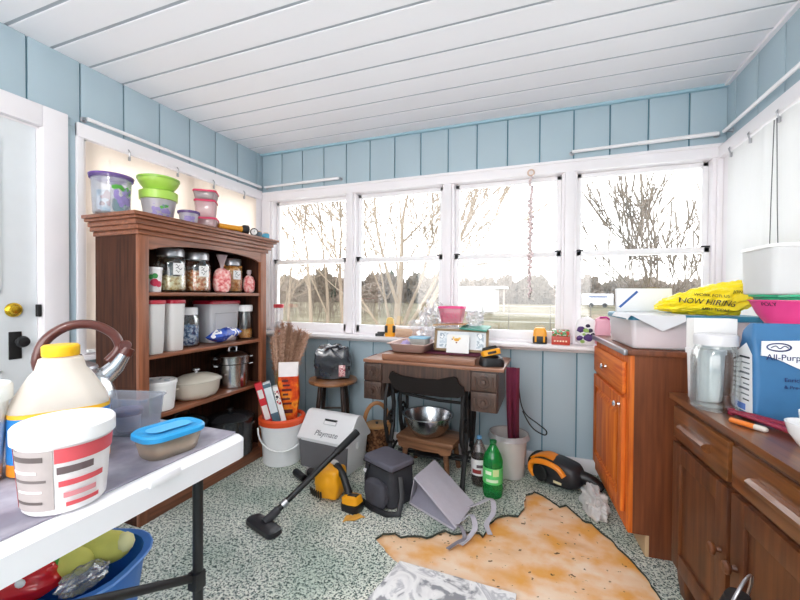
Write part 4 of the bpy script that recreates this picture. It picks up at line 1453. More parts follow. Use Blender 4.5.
# baking pan
t = T('baking_pan', 'shallow metal baking pan holding a plastic tub at the left of the sewing table', 'pan', stw(-0.160, 0.190, ZT2 + 0.008), A0)
obj('body', MB().loft([rr(0.20, 0.25, 0.02, 0), rr(0.205, 0.255, 0.02, 0.003), rr(0.245, 0.295, 0.02, 0.050), rr(0.270, 0.320, 0.02, 0.052), rr(0.270, 0.320, 0.02, 0.055), rr(0.242, 0.292, 0.02, 0.054), rr(0.203, 0.253, 0.02, 0.006)]), mat('c9a99f', 0.35, metal=0.6, var=0.08, name='warm_tin'), t)
t = tub('food_tub', 'clear plastic tub with pale blue lid standing in the baking pan', 'food box', stw(-0.120, 0.190, ZT2 + 0.0145), A0, 0.125, 0.10, 0.072, 0.02, 0.88, clear('cloudy_tub', 'f6f6f6', 0.1, 0.5, 'e6e2da', 0.15), mat('7fb4cf', 0.4, var=0.05), 0.010, 0.004)
q = MB()
p0 = stw(-0.232, 0.19, ZT2 + 0.016)
q.grid(lambda u, v: (0.075 * (u - 0.5), 0.12 * (v - 0.5), 0.008 + 0.055 * u * (1 - u) * 3 * (0.4 + 0.6 * v) + 0.012 * noise.noise(Vector((u * 4, v * 4, 7)))), 14, 14, 0.001)
o = obj('tissue_paper', q, mat('c7b2e0', 0.8, var=0.08, name='lilac_paper'))
o.location, o.rotation_euler = p0, (0, 0, A0)
tag(o, 'crumpled lilac tissue paper in the left of the baking pan', 'paper')
# picture frame with a card propped in front
pf = T('picture_frame', 'wide wood-framed picture leaning against the window sill on the sewing table', 'picture', stw(0.150, 0.200, ZT2 + 0.012), A0)
fw_m = mat('8d7350', 0.5, var=0.15, scale=20, name='antique_gilt_wood')
tl_ = R(-12)
w_, h_ = 0.350, 0.145
q = MB().at((0, 0, 0), (tl_, 0, 0))
for x0, x1, z0, z1 in ((-w_ / 2, w_ / 2, 0, 0.016), (-w_ / 2, w_ / 2, h_ - 0.016, h_), (-w_ / 2, -w_ / 2 + 0.016, 0, h_), (w_ / 2 - 0.016, w_ / 2, 0, h_)):
    q.bx(x0, x1, -0.008, 0.008, z0, z1, 0.003)
obj('frame', q, fw_m, pf)
q = MB().at((0, 0, 0), (tl_, 0, 0)).bx(-w_ / 2 + 0.012, w_ / 2 - 0.012, 0.000, 0.006, 0.012, h_ - 0.012)
obj('mat_board', q, mat('e4e8ec', 0.6, var=0.05), pf)
for x0, x1 in ((-0.140, -0.085), (0.100, 0.145)):
    q = MB().at((0, 0, 0), (tl_, 0, 0)).bx(x0, x1, -0.0012, 0.001, 0.026, h_ - 0.026)
    obj('print', q, bagmat('misty_print', 'b7c4cf', [(0.42, 'd5dde2'), (0.55, '93a2ad'), (0.65, 'e9ecee')], 30), pf)
t = T('greeting_card', 'white card with a small yellow picture propped against the framed picture', 'card', stw(0.140, 0.160, ZT2 + 0.009), A0)
q = MB().at((0, 0, 0), (R(-12), 0, 0)).bx(-0.072, 0.072, -0.001, 0.001, 0, 0.115)
obj('sheet', q, PAPER, t)
q = MB()
q.at((-0.008, -0.0035 + 0.016, 0.078), (R(-12), 0, 0))
for (x, z, w, h, a, k) in ((0, 0.004, 0.034, 0.020, 0.2, 0), (0.018, 0.012, 0.018, 0.014, 0.6, 1), (-0.020, 0.014, 0.012, 0.018, -0.4, 1), (0.0, -0.014, 0.010, 0.010, 0, 2), (-0.028, 0.006, 0.010, 0.008, 0, 2)):
    q.mi = k
    q.lathe([(0.5, -0.0006), (0.5, 0.0006)], 14, c=(0, 0, 0)) if False else q.add([(x + w / 2 * math.cos(j * PI / 8), -0.0015, z + h / 2 * math.sin(j * PI / 8)) for j in range(16)], [tuple(range(16))])
o = obj('small_picture', q, [mat('e0a93f', 0.6), mat('f0cd72', 0.6), mat('7d3b34', 0.6)], t)
# green folder and papers on top of the frame
q = MB()
q.at((0.10, 0, 0.0), (R(4), R(3), 0))
q.bx(-0.085, 0.085, -0.10, 0.10, 0, 0.009, 0.002)
o = obj('folder', q, mat('3f8f7d', 0.5, var=0.1, name='green_card'))
o.location, o.rotation_euler = stw(0.130, 0.290, ZT2 + 0.158), (0, 0, A0)
tag(o, 'green folder lying across the top of the framed picture', 'folder')
q = MB().at((0, 0, 0), (0, R(-3), 0)).bx(-0.12, 0.10, -0.055, 0.055, 0, 0.006, 0.001)
o = obj('cardboard_sheet', q, mat('c79a72', 0.8, var=0.1))
o.location, o.rotation_euler = stw(0.075, 0.290, ZT2 + 0.176), (0, 0, A0)
tag(o, 'brown cardboard sheet under the pink tub on top of the framed picture', 'cardboard')
# support: a box behind the frame that carries folder and tub
t = tub('shoe_box', 'white box standing behind the framed picture on the sewing table', 'box', stw(0.13, 0.300, ZT2 + 0.010), A0, 0.31, 0.11, 0.134, 0.01, 0.97, PAPER, PAPER, 0.012, 0.003)
t = tub('plastic_tub', 'clear tub with bright pink lid on top of the pile behind the framed picture', 'food box', stw(0.075, 0.285, ZT2 + 0.190), A0, 0.165, 0.11, 0.095, 0.02, 0.82, clear('rosy_tub', 'fdeef2', 0.1, 0.35, 'f5a9ba', 0.1), mat('e0317c', 0.4, var=0.05, name='hot_pink_lid'), 0.014, 0.005)
q = MB()
for k in range(4):
    c_ = (-0.045 + 0.03 * k, -0.0535, 0.052)
    q.tube([(c_[0] + 0.012 * math.cos(a), c_[1], c_[2] + 0.018 * math.sin(a)) for a in (0.3, 1.2, 2.2, 3.2, 4.2, 5.0)], 0.0016, 5)
obj('pattern', q, mat('b02a5e', 0.5), t)


def film(name, label, loc, rad, amp, seed, m, cat='bag', rz=0, freq=2.6, sub=4, fine=0.35):
    bm = bmesh.new()
    bmesh.ops.create_icosphere(bm, subdivisions=sub, radius=1)
    for v in bm.verts:
        d = v.co.normalized()
        q_ = d * freq + Vector((seed, seed * 0.7, -seed))
        n_ = abs(noise.noise(q_)) * 1.5 + abs(noise.noise(q_ * 2.1)) * 0.8 + abs(noise.noise(q_ * 4.7)) * fine
        k = 1 - amp + amp * n_ * 1.5
        v.co = Vector((d.x * rad[0] * k, d.y * rad[1] * k, max(0.0, rad[2] * 0.8 + d.z * rad[2] * k)))
    o = obj(name, MB().bm(bm), m, None, 50)
    o.location, o.rotation_euler = loc, (0, 0, rz)
    return tag(o, label, cat)


FILM = clear('crinkled_clear_film', 'fcfcfd', 0.4, 0.14, 'fbf8fc', 0.10)
film('clear_bag', 'crumpled clear plastic bag left of the pink tub on the sewing table', stw(-0.080, 0.365, ZT2 + 0.008), (0.115, 0.055, 0.165), 0.45, 3.0, FILM)
film('clear_bag', 'crumpled clear plastic film right of the pink tub on the sewing table', stw(0.215, 0.335, ZT2 + 0.172), (0.055, 0.045, 0.055), 0.45, 6.0, FILM)


# battery chargers and tool batteries
def charger(label, loc, rz, s=1.0):
    t = T('battery_charger', label, 'charger', loc, rz)
    q = MB().loft([rr(0.135 * s, 0.10 * s, 0.025, 0), rr(0.14 * s, 0.105 * s, 0.03, 0.02 * s), rr(0.125 * s, 0.09 * s, 0.03, 0.048 * s), rr(0.10 * s, 0.06 * s, 0.02, 0.055 * s)])
    obj('base', q, BLACK, t)
    q = MB().at((0, 0.004, 0.058 * s), (R(-14), R(-12), 0))
    q.loft([rr(0.105 * s, 0.075 * s, 0.02, 0), rr(0.112 * s, 0.08 * s, 0.02, 0.028 * s), rr(0.10 * s, 0.07 * s, 0.02, 0.034 * s)])
    b = obj('battery', q, YEL, t)
    q = MB().at((0, 0.004, 0.058 * s), (R(-14), R(-12), 0))
    q.loft([rr(0.095 * s, 0.065 * s, 0.018, 0.0345 * s), rr(0.08 * s, 0.05 * s, 0.015, 0.052 * s)])
    q.box((0.0, -0.0405 * s, 0.014 * s), (0.05 * s, 0.003, 0.014 * s), 0.001)
    obj('cap', q, BLACK, b)
    return t


charger('yellow and black battery on a black charger at the sewing table corner', stw(0.362, 0.085, ZT1), 0.35)
sz = SILL + 0.0265
t = T('tool_battery', 'yellow and black tool battery standing on the window sill right of the sewing table', 'battery', (2.335, -0.065, sz), face(2.335, -0.065))
obj('base', MB().bx(-0.045, 0.045, -0.035, 0.035, 0, 0.050, 0.010), BLACK, t)
obj('body', MB().loft([rr(0.086, 0.066, 0.015, 0.0505), rr(0.080, 0.06, 0.015, 0.085), rr(0.055, 0.05, 0.012, 0.104)]), YEL, t)
q = MB()
for x in (-0.026, 0.026):
    q.bx(x - 0.006, x + 0.006, -0.037, -0.034, 0.012, 0.08, 0.002)
obj('rails', q, YEL, t)
t = T('tape_measure', 'orange and black tape measure standing on the window sill left of the sewing table', 'tape measure', (1.265, -0.070, sz), face(1.26, -0.07))
q = MB().at((0, 0, 0), (0, 0, 0)).loft([rr(0.075, 0.045, 0.018, 0), rr(0.078, 0.048, 0.02, 0.012), rr(0.078, 0.048, 0.02, 0.08), rr(0.06, 0.04, 0.018, 0.095)])
obj('case', q, YEL, t)
q = MB().bx(-0.041, -0.018, -0.026, 0.026, 0.03, 0.085, 0.004).bx(0.018, 0.041, -0.026, 0.026, 0.03, 0.085, 0.004)
obj('grip', q, BLACK, t)
q = MB().loft([rr(0.062, 0.042, 0.018, 0.0955), rr(0.05, 0.03, 0.014, 0.135), rr(0.03, 0.02, 0.009, 0.145)])
obj('top', q, mat('e8c06a', 0.5, var=0.2), t)
t = T('cable_clamp', 'small black clamp lying on the window sill left of the tape measure', 'clamp', (1.195, -0.075, sz), 0.3)
obj('jaw', MB().bx(-0.045, 0.02, -0.015, 0.015, 0, 0.022, 0.005).bx(-0.03, 0.035, -0.010, 0.010, 0.018, 0.034, 0.004), BLACK, t)
t = T('paper_roll', 'roll of tan paper lying on the window sill behind the baking pan', 'paper roll', (1.425, -0.075, sz + 0.032), 0.05)
obj('roll', MB().at((0, 0, 0), (0, R(90), 0)).lathe([(0.010, -0.105), (0.030, -0.105), (0.032, -0.10), (0.032, 0.10), (0.030, 0.105), (0.010, 0.105)], 24), mat('d3ae92', 0.7, var=0.1, scale=30), t)
t = T('gift_box', 'small red and green patterned box on the window sill beside the tool battery', 'box', (2.462, -0.068, sz), face(2.46, -0.07))
obj('carton', MB().bx(-0.055, 0.055, -0.035, 0.035, 0, 0.055, 0.003), mat('c23f2c', 0.4, var=0.08), t)
obj('panel', MB().bx(-0.052, 0.052, -0.030, 0.030, 0.0555, 0.098, 0.006), bagmat('holly_print', 'c0392b', [(0.44, '3f8f4b'), (0.55, 'e5dfd5'), (0.6, 'b5372b')], 34), t)
q = MB()
for k in range(5):
    q.bx(-0.040 + 0.017 * k, -0.030 + 0.017 * k, -0.0365, -0.0352, 0.020, 0.030)
obj('mark', q, mat('f0d9c0', 0.5), t)
t = T('flower_bag', 'white bag printed with purple flowers on the window sill beside the orange cabinet', 'bag', (2.610, -0.072, sz), face(2.61, -0.07))
q = MB().blob((0, 0, 0.088), (0.062, 0.036, 0.095), 0.10, 2.2, 5, 4, 0.0, 0.35)
obj('body', q, mat('efeaea', 0.4, var=0.04), t)
q = MB()
rg = random.Random(4)
for (x, z, s, k) in ((-0.030, 0.105, 0.022, 0), (0.012, 0.055, 0.026, 0), (-0.036, 0.05, 0.018, 0), (0.0, 0.10, 0.016, 1), (0.025, 0.10, 0.014, 2), (-0.02, 0.03, 0.013, 1), (0.01, 0.13, 0.013, 2), (0.038, 0.075, 0.012, 2), (-0.01, 0.075, 0.010, 1)):
    q.mi = k
    q.blob((x, -0.040 + 0.006 * abs(x) * 20, z), (s, 0.006, s * 0.85), 0.3, 3, int(s * 1000), 2)
obj('flower', q, [mat('4b2a6b', 0.6, var=0.3, scale=60), mat('9fc26a', 0.6, var=0.2), mat('2f2440', 0.6)], t)
t = T('pink_purse', 'pale pink zipped pouch leaning between the flower bag and the pink storage tub', 'bag', (2.70, -0.088, sz), face(2.7, -0.1) + 0.25)
q = MB().blob((0, 0, 0.095), (0.046, 0.026, 0.092), 0.05, 1.8, 9, 4, 0.0, 0.5)
obj('body', q, mat('f2b3c4', 0.55, var=0.06), t)
obj('zip', MB().tube([(-0.02, -0.018, 0.182), (0.018, -0.02, 0.186), (0.046, -0.018, 0.165), (0.055, -0.012, 0.11)], 0.006, 8), mat('c22b86', 0.5), t)
t = T('candle_glass', 'tall clear glass with a red rim on the window sill behind the bookcase', 'glass', (0.235, -0.065, sz), 0)
obj('body', MB().lathe([(0.034, 0), (0.036, 0.004), (0.037, 0.235), (0.034, 0.235), (0.033, 0.01), (0, 0.01)], 24), clear('milky_glass', 'ffffff', 0.1, 0.25, 'f3eef0'), t)
obj('rim', MB().lathe([(0.0375, 0.200), (0.042, 0.203), (0.042, 0.228), (0.0375, 0.231)], 24, cap0=False, cap1=False), RED, t)
t = T('red_clips', 'small red clip lying on the sill in front of the red-rimmed glass', 'clip', (0.285, -0.098, sz), 0.5)
obj('jaw', MB().bx(-0.03, 0.03, -0.010, 0.010, 0, 0.014, 0.004).bx(-0.012, 0.02, -0.008, 0.008, 0.012, 0.026, 0.004), RED, t)
t.name = 'peg'

# ============================================================ FLOOR: BUCKET, COOLER, BAGS
bk = T('bucket', 'white plastic bucket with orange rim and wire handle in front of the bookcase', 'bucket', (0.645, -0.545, 0), face(0.645, -0.545))
obj('body', MB().lathe([(0.122, 0), (0.128, 0.006), (0.144, 0.290), (0.148, 0.292), (0.148, 0.255), (0.151, 0.255), (0.151, 0.300), (0.141, 0.300), (0.124, 0.010), (0, 0.010)], 40), mat('efeff0', 0.4, var=0.03, name='bucket_plastic'), bk)
obj('rim', MB().lathe([(0.1515, 0.273), (0.158, 0.275), (0.160, 0.307), (0.150, 0.319), (0.134, 0.317), (0.132, 0.301), (0.140, 0.3005)], 40, cap0=False, cap1=False), mat('e8552a', 0.4, var=0.05, name='orange_rim'), bk)
hp = [(0.156 * math.cos(PI + PI * k / 14) * 1.03, -0.02 - 0.145 * math.sin(PI * k / 14), 0.245 - 0.125 * math.sin(PI * k / 14)) for k in range(15)]
obj('handle', MB().tube(hp, 0.0055, 8), mat('f2f2f2', 0.35), bk)


def standing(name, label, cat, loc, rz, tilt, fwd=0.0, group=None):
    t = T(name, label, cat, loc, rz, group)
    t.rotation_euler = (fwd, tilt, rz)
    return t


FB = face(0.645, -0.545)


def bkp(x, y, z):
    c_, s_ = math.cos(FB), math.sin(FB)
    return (0.645 + c_ * x - s_ * y, -0.545 + s_ * x + c_ * y, z)


t = standing('cracker_box', 'red carton leaning left in the orange-rimmed bucket', 'carton', bkp(-0.020, -0.034, 0.034), FB + 0.05, R(-15), 0.0)
obj('carton', MB().bx(-0.022, 0.022, -0.028, 0.028, 0, 0.545, 0.002), mat('d21f2f', 0.4, var=0.06, name='red_carton'), t)
obj('panel', MB().bx(-0.018, 0.018, -0.0292, -0.0275, 0.29, 0.39).bx(-0.016, 0.016, -0.0292, -0.0275, 0.44, 0.50), mat('e8e2e0', 0.5, var=0.06), t)
obj('panel', MB().bx(0.0215, 0.0232, -0.025, 0.025, 0.42, 0.53), mat('ef5a86', 0.5, var=0.15, scale=30), t)
t = standing('cracker_box', 'slim white and blue carton in the bucket beside the red carton', 'carton', bkp(0.031, -0.046, 0.030), FB + 0.05, R(-14.5), 0.0)
obj('carton', MB().bx(-0.024, 0.024, -0.03, 0.034, 0, 0.550, 0.002), mat('dfe6ea', 0.4, var=0.05), t)
obj('panel', MB().bx(-0.0242, 0.0242, -0.0312, -0.0295, 0.27, 0.34).bx(-0.0242, 0.0242, -0.0312, -0.0295, 0.520, 0.546), mat('54707f', 0.5, var=0.1), t)
t = standing('cracker_box', 'slim white carton with red stripe in the bucket beside the orange bag', 'carton', bkp(0.076, -0.046, 0.024), FB + 0.05, R(-14), 0.0)
obj('carton', MB().bx(-0.016, 0.016, -0.03, 0.034, 0, 0.525, 0.002), mat('f0eeec', 0.4, var=0.04), t)
obj('panel', MB().bx(-0.012, 0.014, -0.0312, -0.0295, 0.40, 0.50), bagmat('carton_print', 'c53b44', [(0.45, 'efe4de'), (0.6, '3b2f3a')], 40), t)
t = standing('charcoal_bag', 'tall orange printed paper bag with white top in the right of the bucket', 'bag', bkp(0.047, 0.040, 0.028), FB - 0.12, R(-0.5), 0.0)
q = MB()
rings = [rr(0.085, 0.065, 0.010, 0), rr(0.095, 0.070, 0.012, 0.05), rr(0.116, 0.080, 0.012, 0.27), rr(0.150, 0.095, 0.012, 0.40), rr(0.140, 0.095, 0.012, 0.50), rr(0.136, 0.088, 0.012, 0.555)]
q.loft(rings)
obj('body', q, speckle('orange_bag_print', [(0.30, 'a52a18'), (0.42, 'd9481f'), (0.52, 'ef6a22'), (0.62, 'f39a2d'), (0.72, 'c83a1d')], 16, 0.4, 0.05), t)
q = MB().loft([rr(0.135, 0.087, 0.012, 0.5555), rr(0.138, 0.06, 0.012, 0.605), rr(0.140, 0.012, 0.004, 0.650)])
obj('folded_top', q, mat('efe6e4', 0.5, var=0.08, scale=20), t)
q = MB()
for k in range(6):
    q.bx(-0.042 + 0.006 * (k % 2), 0.0 + 0.012 * (k % 3), -0.0492, -0.0468, 0.520 - 0.032 * k, 0.534 - 0.032 * k, 0.0005)
q.bx(-0.045, 0.03, -0.0492, -0.0468, 0.30, 0.325, 0.0005)
obj('printed_words', q, mat('5d1a14', 0.5), t)
# dried grass bunch
t = standing('dried_grass', 'bunch of dried brown wheat plumes standing behind the orange bag in the bucket', 'dried grass', bkp(-0.040, 0.092, 0.012), FB, R(4), 0.0)
rg = random.Random(9)
st_, pl_ = MB(), MB()
for k in range(58):
    a, rad = rg.uniform(0, 6.28), rg.uniform(0.0, 0.020)
    b = Vector((rad * math.cos(a), rad * math.sin(a) * 0.7, 0.0))
    sp_x = rg.uniform(-0.115, 0.145) + 0.02
    sp_y = rg.uniform(0.0, 0.06)
    hh = rg.uniform(0.86, 0.95) - abs(sp_x) * 0.5
    tip = Vector((sp_x, sp_y, hh))
    m1 = b.lerp(tip, 0.55) + Vector((-sp_x * 0.25, 0, 0))
    st_.tube([b, b.lerp(m1, 0.5), m1, m1.lerp(tip, 0.4)], 0.0022, 5)
    d = (tip - m1).normalized()
    L_ = 0.25 + rg.uniform(-0.03, 0.06)
    n_ = 7
    pts = [tip - d * L_ * (1 - i / n_) for i in range(n_ + 1)]
    pl_.mi = k % 3
    pl_.tube(pts, [0.002, 0.004, 0.006, 0.007, 0.007, 0.006, 0.005, 0.002], 7)
    for j in range(120):
        f = rg.random() ** 0.8
        p = tip - d * L_ * (1 - f)
        o2 = (d * rg.uniform(0.3, 1.4) + Vector((rg.uniform(-1, 1), rg.uniform(-1, 1), rg.uniform(-0.5, 0.4)))).normalized() * rg.uniform(0.018, 0.042)
        pl_.tube([p, p + o2], [0.0022, 0.0006], 4, caps=False)
s_ = obj('stems', st_, mat('a98a52', 0.8, var=0.2), t)
s_['kind'] = 'stuff'
p_ = obj('plumes', pl_, [mat('b58e76', 0.9, var=0.25, scale=60), mat('94705a', 0.9, var=0.25, scale=60), mat('d2ae98', 0.9, var=0.25, scale=60)], t)
p_['kind'] = 'stuff'

# cooler: white with a grey front, tent-shaped lid
cl = T('cooler', 'white picnic cooler with grey front panel and sloped lid beside the bucket', 'cooler', (1.022, -0.478, 0), R(-5))
cw, cd = 0.385, 0.27
COOLW = mat('ecebec', 0.4, var=0.03, name='cooler_white')
obj('body', MB().loft([rr(cw - 0.03, cd - 0.03, 0.03, 0), rr(cw - 0.02, cd - 0.02, 0.035, 0.01), rr(cw, cd, 0.03, 0.190), rr(cw, cd, 0.03, 0.198)]), COOLW, cl)
q = MB()
q.loft([[(x, y - 0.0012 if y < 0 else y, z) for x, y, z in ((-cw / 2 + 0.012, -cd / 2 + 0.007, 0.012), (cw / 2 - 0.012, -cd / 2 + 0.007, 0.012), (cw / 2 - 0.012, -cd / 2 + 0.012, 0.012), (-cw / 2 + 0.012, -cd / 2 + 0.012, 0.012))],
        [(-cw / 2 + 0.002, -cd / 2 - 0.004, 0.188), (cw / 2 - 0.002, -cd / 2 - 0.004, 0.188), (cw / 2 - 0.002, -cd / 2 + 0.01, 0.188), (-cw / 2 + 0.002, -cd / 2 + 0.01, 0.188)]])
obj('front_panel', q, mat('6c6a6e', 0.5, var=0.06, name='cooler_grey'), cl)
lidp = [(-cd / 2 - 0.008, 0.199), (-cd / 2 - 0.010, 0.211), (-0.035, 0.352), (-0.015, 0.360), (0.015, 0.360), (0.035, 0.352), (cd / 2 + 0.010, 0.211), (cd / 2 + 0.008, 0.199)]
lid = obj('lid', MB().prism(lidp, 'x', -cw / 2 - 0.008, cw / 2 + 0.008), COOLW, cl)
sl_a = math.atan2(0.352 - 0.211, cd / 2 - 0.035 + 0.010)
ym = (-cd / 2 - 0.010 - 0.035) / 2
q = MB().at((0.015, -0.060, 0.211 + (0.352 - 0.211) * ((-0.060 + cd / 2 + 0.010) / (cd / 2 - 0.025)) + 0.001), (sl_a, 0, 0))
q.box((0, 0, 0), (0.10, 0.014, 0.004), 0.0015)
obj('latch_slot', q, BLACK, lid)
q = MB().at((0.015, -0.060, 0.211 + (0.352 - 0.211) * ((-0.060 + cd / 2 + 0.010) / (cd / 2 - 0.025)) + 0.001), (sl_a, 0, 0))
q.box((0.0, -0.030, 0.001), (0.095, 0.005, 0.004), 0.001).box((-0.048, -0.016, 0.001), (0.005, 0.03, 0.004), 0.001).box((0.048, -0.016, 0.001), (0.005, 0.03, 0.004), 0.001)
obj('release_button', q, mat('c9c8ca', 0.4), lid)
yy = -0.118
text('Playmate', 0.050, (0.015, yy, 0.211 + (0.352 - 0.211) * ((yy + cd / 2 + 0.010) / (cd / 2 - 0.025)) + 0.0012), (sl_a, 0, 0), mat('77757a', 0.5), lid, 0.0008, shear=0.2)
for s in (-1, 1):
    obj('hinge', MB().box((s * (cw / 2 + 0.004), 0.0, 0.175), (0.012, 0.05, 0.05), 0.005), COOLW, cl)

# upright wand vacuum: floor nozzle, tube resting on the cooler
nz = T('vacuum_wand', 'black vacuum wand with floor nozzle leaning against the white cooler', 'vacuum wand', (1.055, -1.225, 0), R(-18))
obj('nozzle', MB().at((0, 0, 0)).loft([rr(0.215, 0.075, 0.025, 0.0), rr(0.225, 0.085, 0.03, 0.008), rr(0.220, 0.080, 0.03, 0.026), rr(0.15, 0.05, 0.02, 0.034)]), mat('2a2a2e', 0.35, var=0.15), nz)
inv = (Matrix.Translation(nz.location) @ nz.rotation_euler.to_matrix().to_4x4()).inverted()
# upper end rests on the left front of the cooler
a_, b_ = inv @ Vector((1.085, -1.150, 0.062)), inv @ Vector((1.345, -0.770, 0.368))
q = MB().tube([inv @ Vector((1.055, -1.222, 0.028)), inv @ Vector((1.068, -1.190, 0.040)), a_], [0.024, 0.022, 0.021], 12)
obj('neck', q, mat('38383c', 0.4, var=0.1), nz)
q = MB().tube([a_, a_.lerp(b_, 0.72)], 0.0155, 12)
obj('tube', q, BLACK, nz)
q = MB().tube([a_.lerp(b_, 0.70), a_.lerp(b_, 0.99), b_], [0.0195, 0.0215, 0.019], 12)
obj('handle', q, BLACK, nz)
q = MB().tube([a_.lerp(b_, 0.045), a_.lerp(b_, 0.10)], 0.020, 12)
obj('collar', q, ALU, nz)

# yellow battery blower with its black nozzle
bw = T('blower', 'yellow and black cordless blower lying on the carpet in front of the cooler', 'power tool', (1.212, -0.852, 0), R(2))
q = MB().blob((0, 0, 0.098), (0.082, 0.074, 0.092), 0.10, 1.9, 3, 4, 0.0, 0.45)
obj('housing', q, YEL, bw)
q = MB()
for k in range(6):
    q.at((-0.072 + 0.012 * k, -0.088 - 0.004 * math.sin(k * 0.7), 0.070 - 0.004 * k), (0.2, 0, 0)).box((0, 0, 0), (0.0055, 0.012, 0.042), 0.002)
obj('air_vent', q, BLACK, bw)
q = MB().tube([(0.0, 0.03, 0.165), (0.045, 0.0, 0.182), (0.095, -0.025, 0.150), (0.130, -0.045, 0.095), (0.145, -0.055, 0.060)], [0.024, 0.024, 0.020, 0.020, 0.024], 12)
hd = obj('handle', q, BLACK, bw)
q = MB().at((0.02, 0.012, 0.196), (0, 0.3, 0)).lathe([(0.020, 0), (0.026, 0.003), (0.020, 0.008), (0.012, 0.009), (0, 0.005)], 16)
obj('switch', q, mat('d7d2cc', 0.4), hd)
q = MB().at((0.175, -0.075, 0.0), (0, 0, R(-10))).loft([rr(0.105, 0.075, 0.015, 0.0), rr(0.11, 0.08, 0.018, 0.010), rr(0.11, 0.08, 0.018, 0.040)])
obj('battery', q, BLACK, bw)
q = MB().at((0.175, -0.075, 0.0405), (0, R(-8), R(-10))).loft([rr(0.105, 0.075, 0.018, 0.0), rr(0.10, 0.07, 0.018, 0.032), rr(0.07, 0.045, 0.012, 0.040)])
bt = obj('battery_mount', q, YEL, bw)
q = MB().at((0.180, -0.078, 0.0815), (0, R(-8), R(-10))).box((0, 0, 0), (0.06, 0.03, 0.006), 0.002)
obj('release', q, BLACK, bt)
q = MB().tube([(-0.07, 0.03, 0.085), (-0.11, 0.06, 0.075), (-0.21, 0.125, 0.058)], [0.045, 0.034, 0.026], 14)
obj('outlet', q, BLACK, bw)
q = MB().tube([(-0.205, 0.121, 0.059), (-0.216, 0.128, 0.057)], 0.028, 14)
obj('ring', q, ALU, bw)
t = T('nozzle_tube', 'short black plastic nozzle lying on the carpet between bucket and blower', 'nozzle', (0.925, -0.735, 0.0235), R(-28))
obj('tube', MB().at((0, 0, 0), (0, R(90), 0)).lathe([(0.019, -0.06), (0.023, -0.06), (0.021, 0.05), (0.0225, 0.06), (0.018, 0.06), (0.017, -0.05)], 18), BLACK, t)

# lunch bag
GF = mat('38383d', 0.85, var=0.2, scale=40, bump=0.3, name='charcoal_fabric')
GF2 = mat('5d5b66', 0.8, var=0.12, scale=40, bump=0.3, name='grey_fabric')
lb = T('lunch_bag', 'charcoal insulated lunch bag with grey flap lid in front of the sewing table', 'bag', (1.525, -0.735, 0), R(-25))
q = MB().loft([rr(0.225, 0.165, 0.03, 0), rr(0.245, 0.185, 0.035, 0.012), rr(0.248, 0.19, 0.035, 0.10), rr(0.238, 0.178, 0.03, 0.205)])
obj('body', q, GF, lb)
q = MB().loft([rr(0.246, 0.186, 0.03, 0.2055), rr(0.250, 0.190, 0.03, 0.212), rr(0.250, 0.190, 0.03, 0.232), rr(0.235, 0.175, 0.03, 0.240)])
obj('lid', q, GF2, lb)
obj('lid_edge', MB().tube([Vector(p) for p in rr(0.251, 0.191, 0.03, 0.209)], 0.0045, 6, closed=True), BLACK, lb)
q = MB().at((0.02, -0.112, 0.0)).blob((0, 0, 0.075), (0.085, 0.032, 0.075), 0.08, 2, 2, 4, 0.0, 0.4)
obj('front_pocket', q, mat('46454d', 0.85, var=0.15, scale=40, bump=0.3), lb)
q = MB().grid(lambda u, v: (-0.055 + 0.014 * (v - 0.5) + 0.02 * u, -0.098 - 0.038 * math.sin(PI * u), 0.205 - 0.19 * u), 14, 2, 0.003)
obj('strap', q, BLACK, lb)
q = MB().tube([(0.128, -0.03, 0.17), (0.17, -0.06, 0.09), (0.185, -0.10, 0.02), (0.13, -0.14, 0.012), (0.03, -0.155, 0.012), (-0.06, -0.145, 0.012)], 0.016, 8, flat=0.6)
obj('shoulder_strap', q, BLACK, lb)
q = MB().at((-0.085, -0.097, 0.160), (R(90), 0, 0)).lathe([(0.010, 0), (0.012, 0.004), (0, 0.006)], 12, sx=1.6)
obj('badge', q, WHITE, lb)

# grey fabric tote lying on its side, opening to the left, straps at the right
TOT = mat('b9b4be', 0.75, var=0.06, scale=50, bump=0.25, name='grey_tote_fabric')
TOTI = mat('8f8b98', 0.8, var=0.08, scale=50, name='tote_lining')
tt = T('tote_bag', 'grey fabric tote bag lying collapsed on the carpet with its straps spilled out', 'tote bag', (1.78, -0.66, 0), 0)
A, B_, C_, D_ = Vector((1.702, -0.805, 0.178)), Vector((1.742, -0.535, 0.166)), Vector((2.005, -0.690, 0.035)), Vector((1.955, -0.905, 0.016))
E_, F_ = Vector((1.660, -0.760, 0.004)), Vector((1.69, -0.51, 0.004))
o0 = Vector((1.78, -0.66, 0))


def quad(name, p, m, th, bulge=0.012, n=16):
    def fn(u, v):
        q_ = (p[0].lerp(p[1], u)).lerp(p[3].lerp(p[2], u), v) - o0
        nn = (p[1] - p[0]).cross(p[3] - p[0]).normalized()
        e = math.sin(PI * u) * math.sin(PI * v)
        return q_ + nn * (bulge * e + 0.004 * noise.noise(Vector((u * 4, v * 4, bulge * 100))) * e)
    obj(name, MB().grid(fn, n, n, th), m, tt)


quad('front_panel', [A, B_, C_, D_], TOT, 0.004, -0.008)
quad('base_panel', [A, B_, F_, E_], TOT, 0.004, 0.006)
G_, H_ = Vector((1.945, -0.915, 0.005)), Vector((1.975, -0.66, 0.004))
quad('back_panel', [E_, F_, H_, G_], TOTI, 0.003, 0.0)
mid = (A + D_) * 0.5 + Vector((0.02, 0.05, -0.05))
q = MB()


def gus(u, v):
    top = A.lerp(D_, u)
    bot = E_.lerp(G_, u)
    p_ = top.lerp(bot, v)
    p_ = p_ + Vector((0.35, 0.9, 0)).normalized() * 0.055 * math.sin(PI * v) * (1 - u) - o0
    return p_


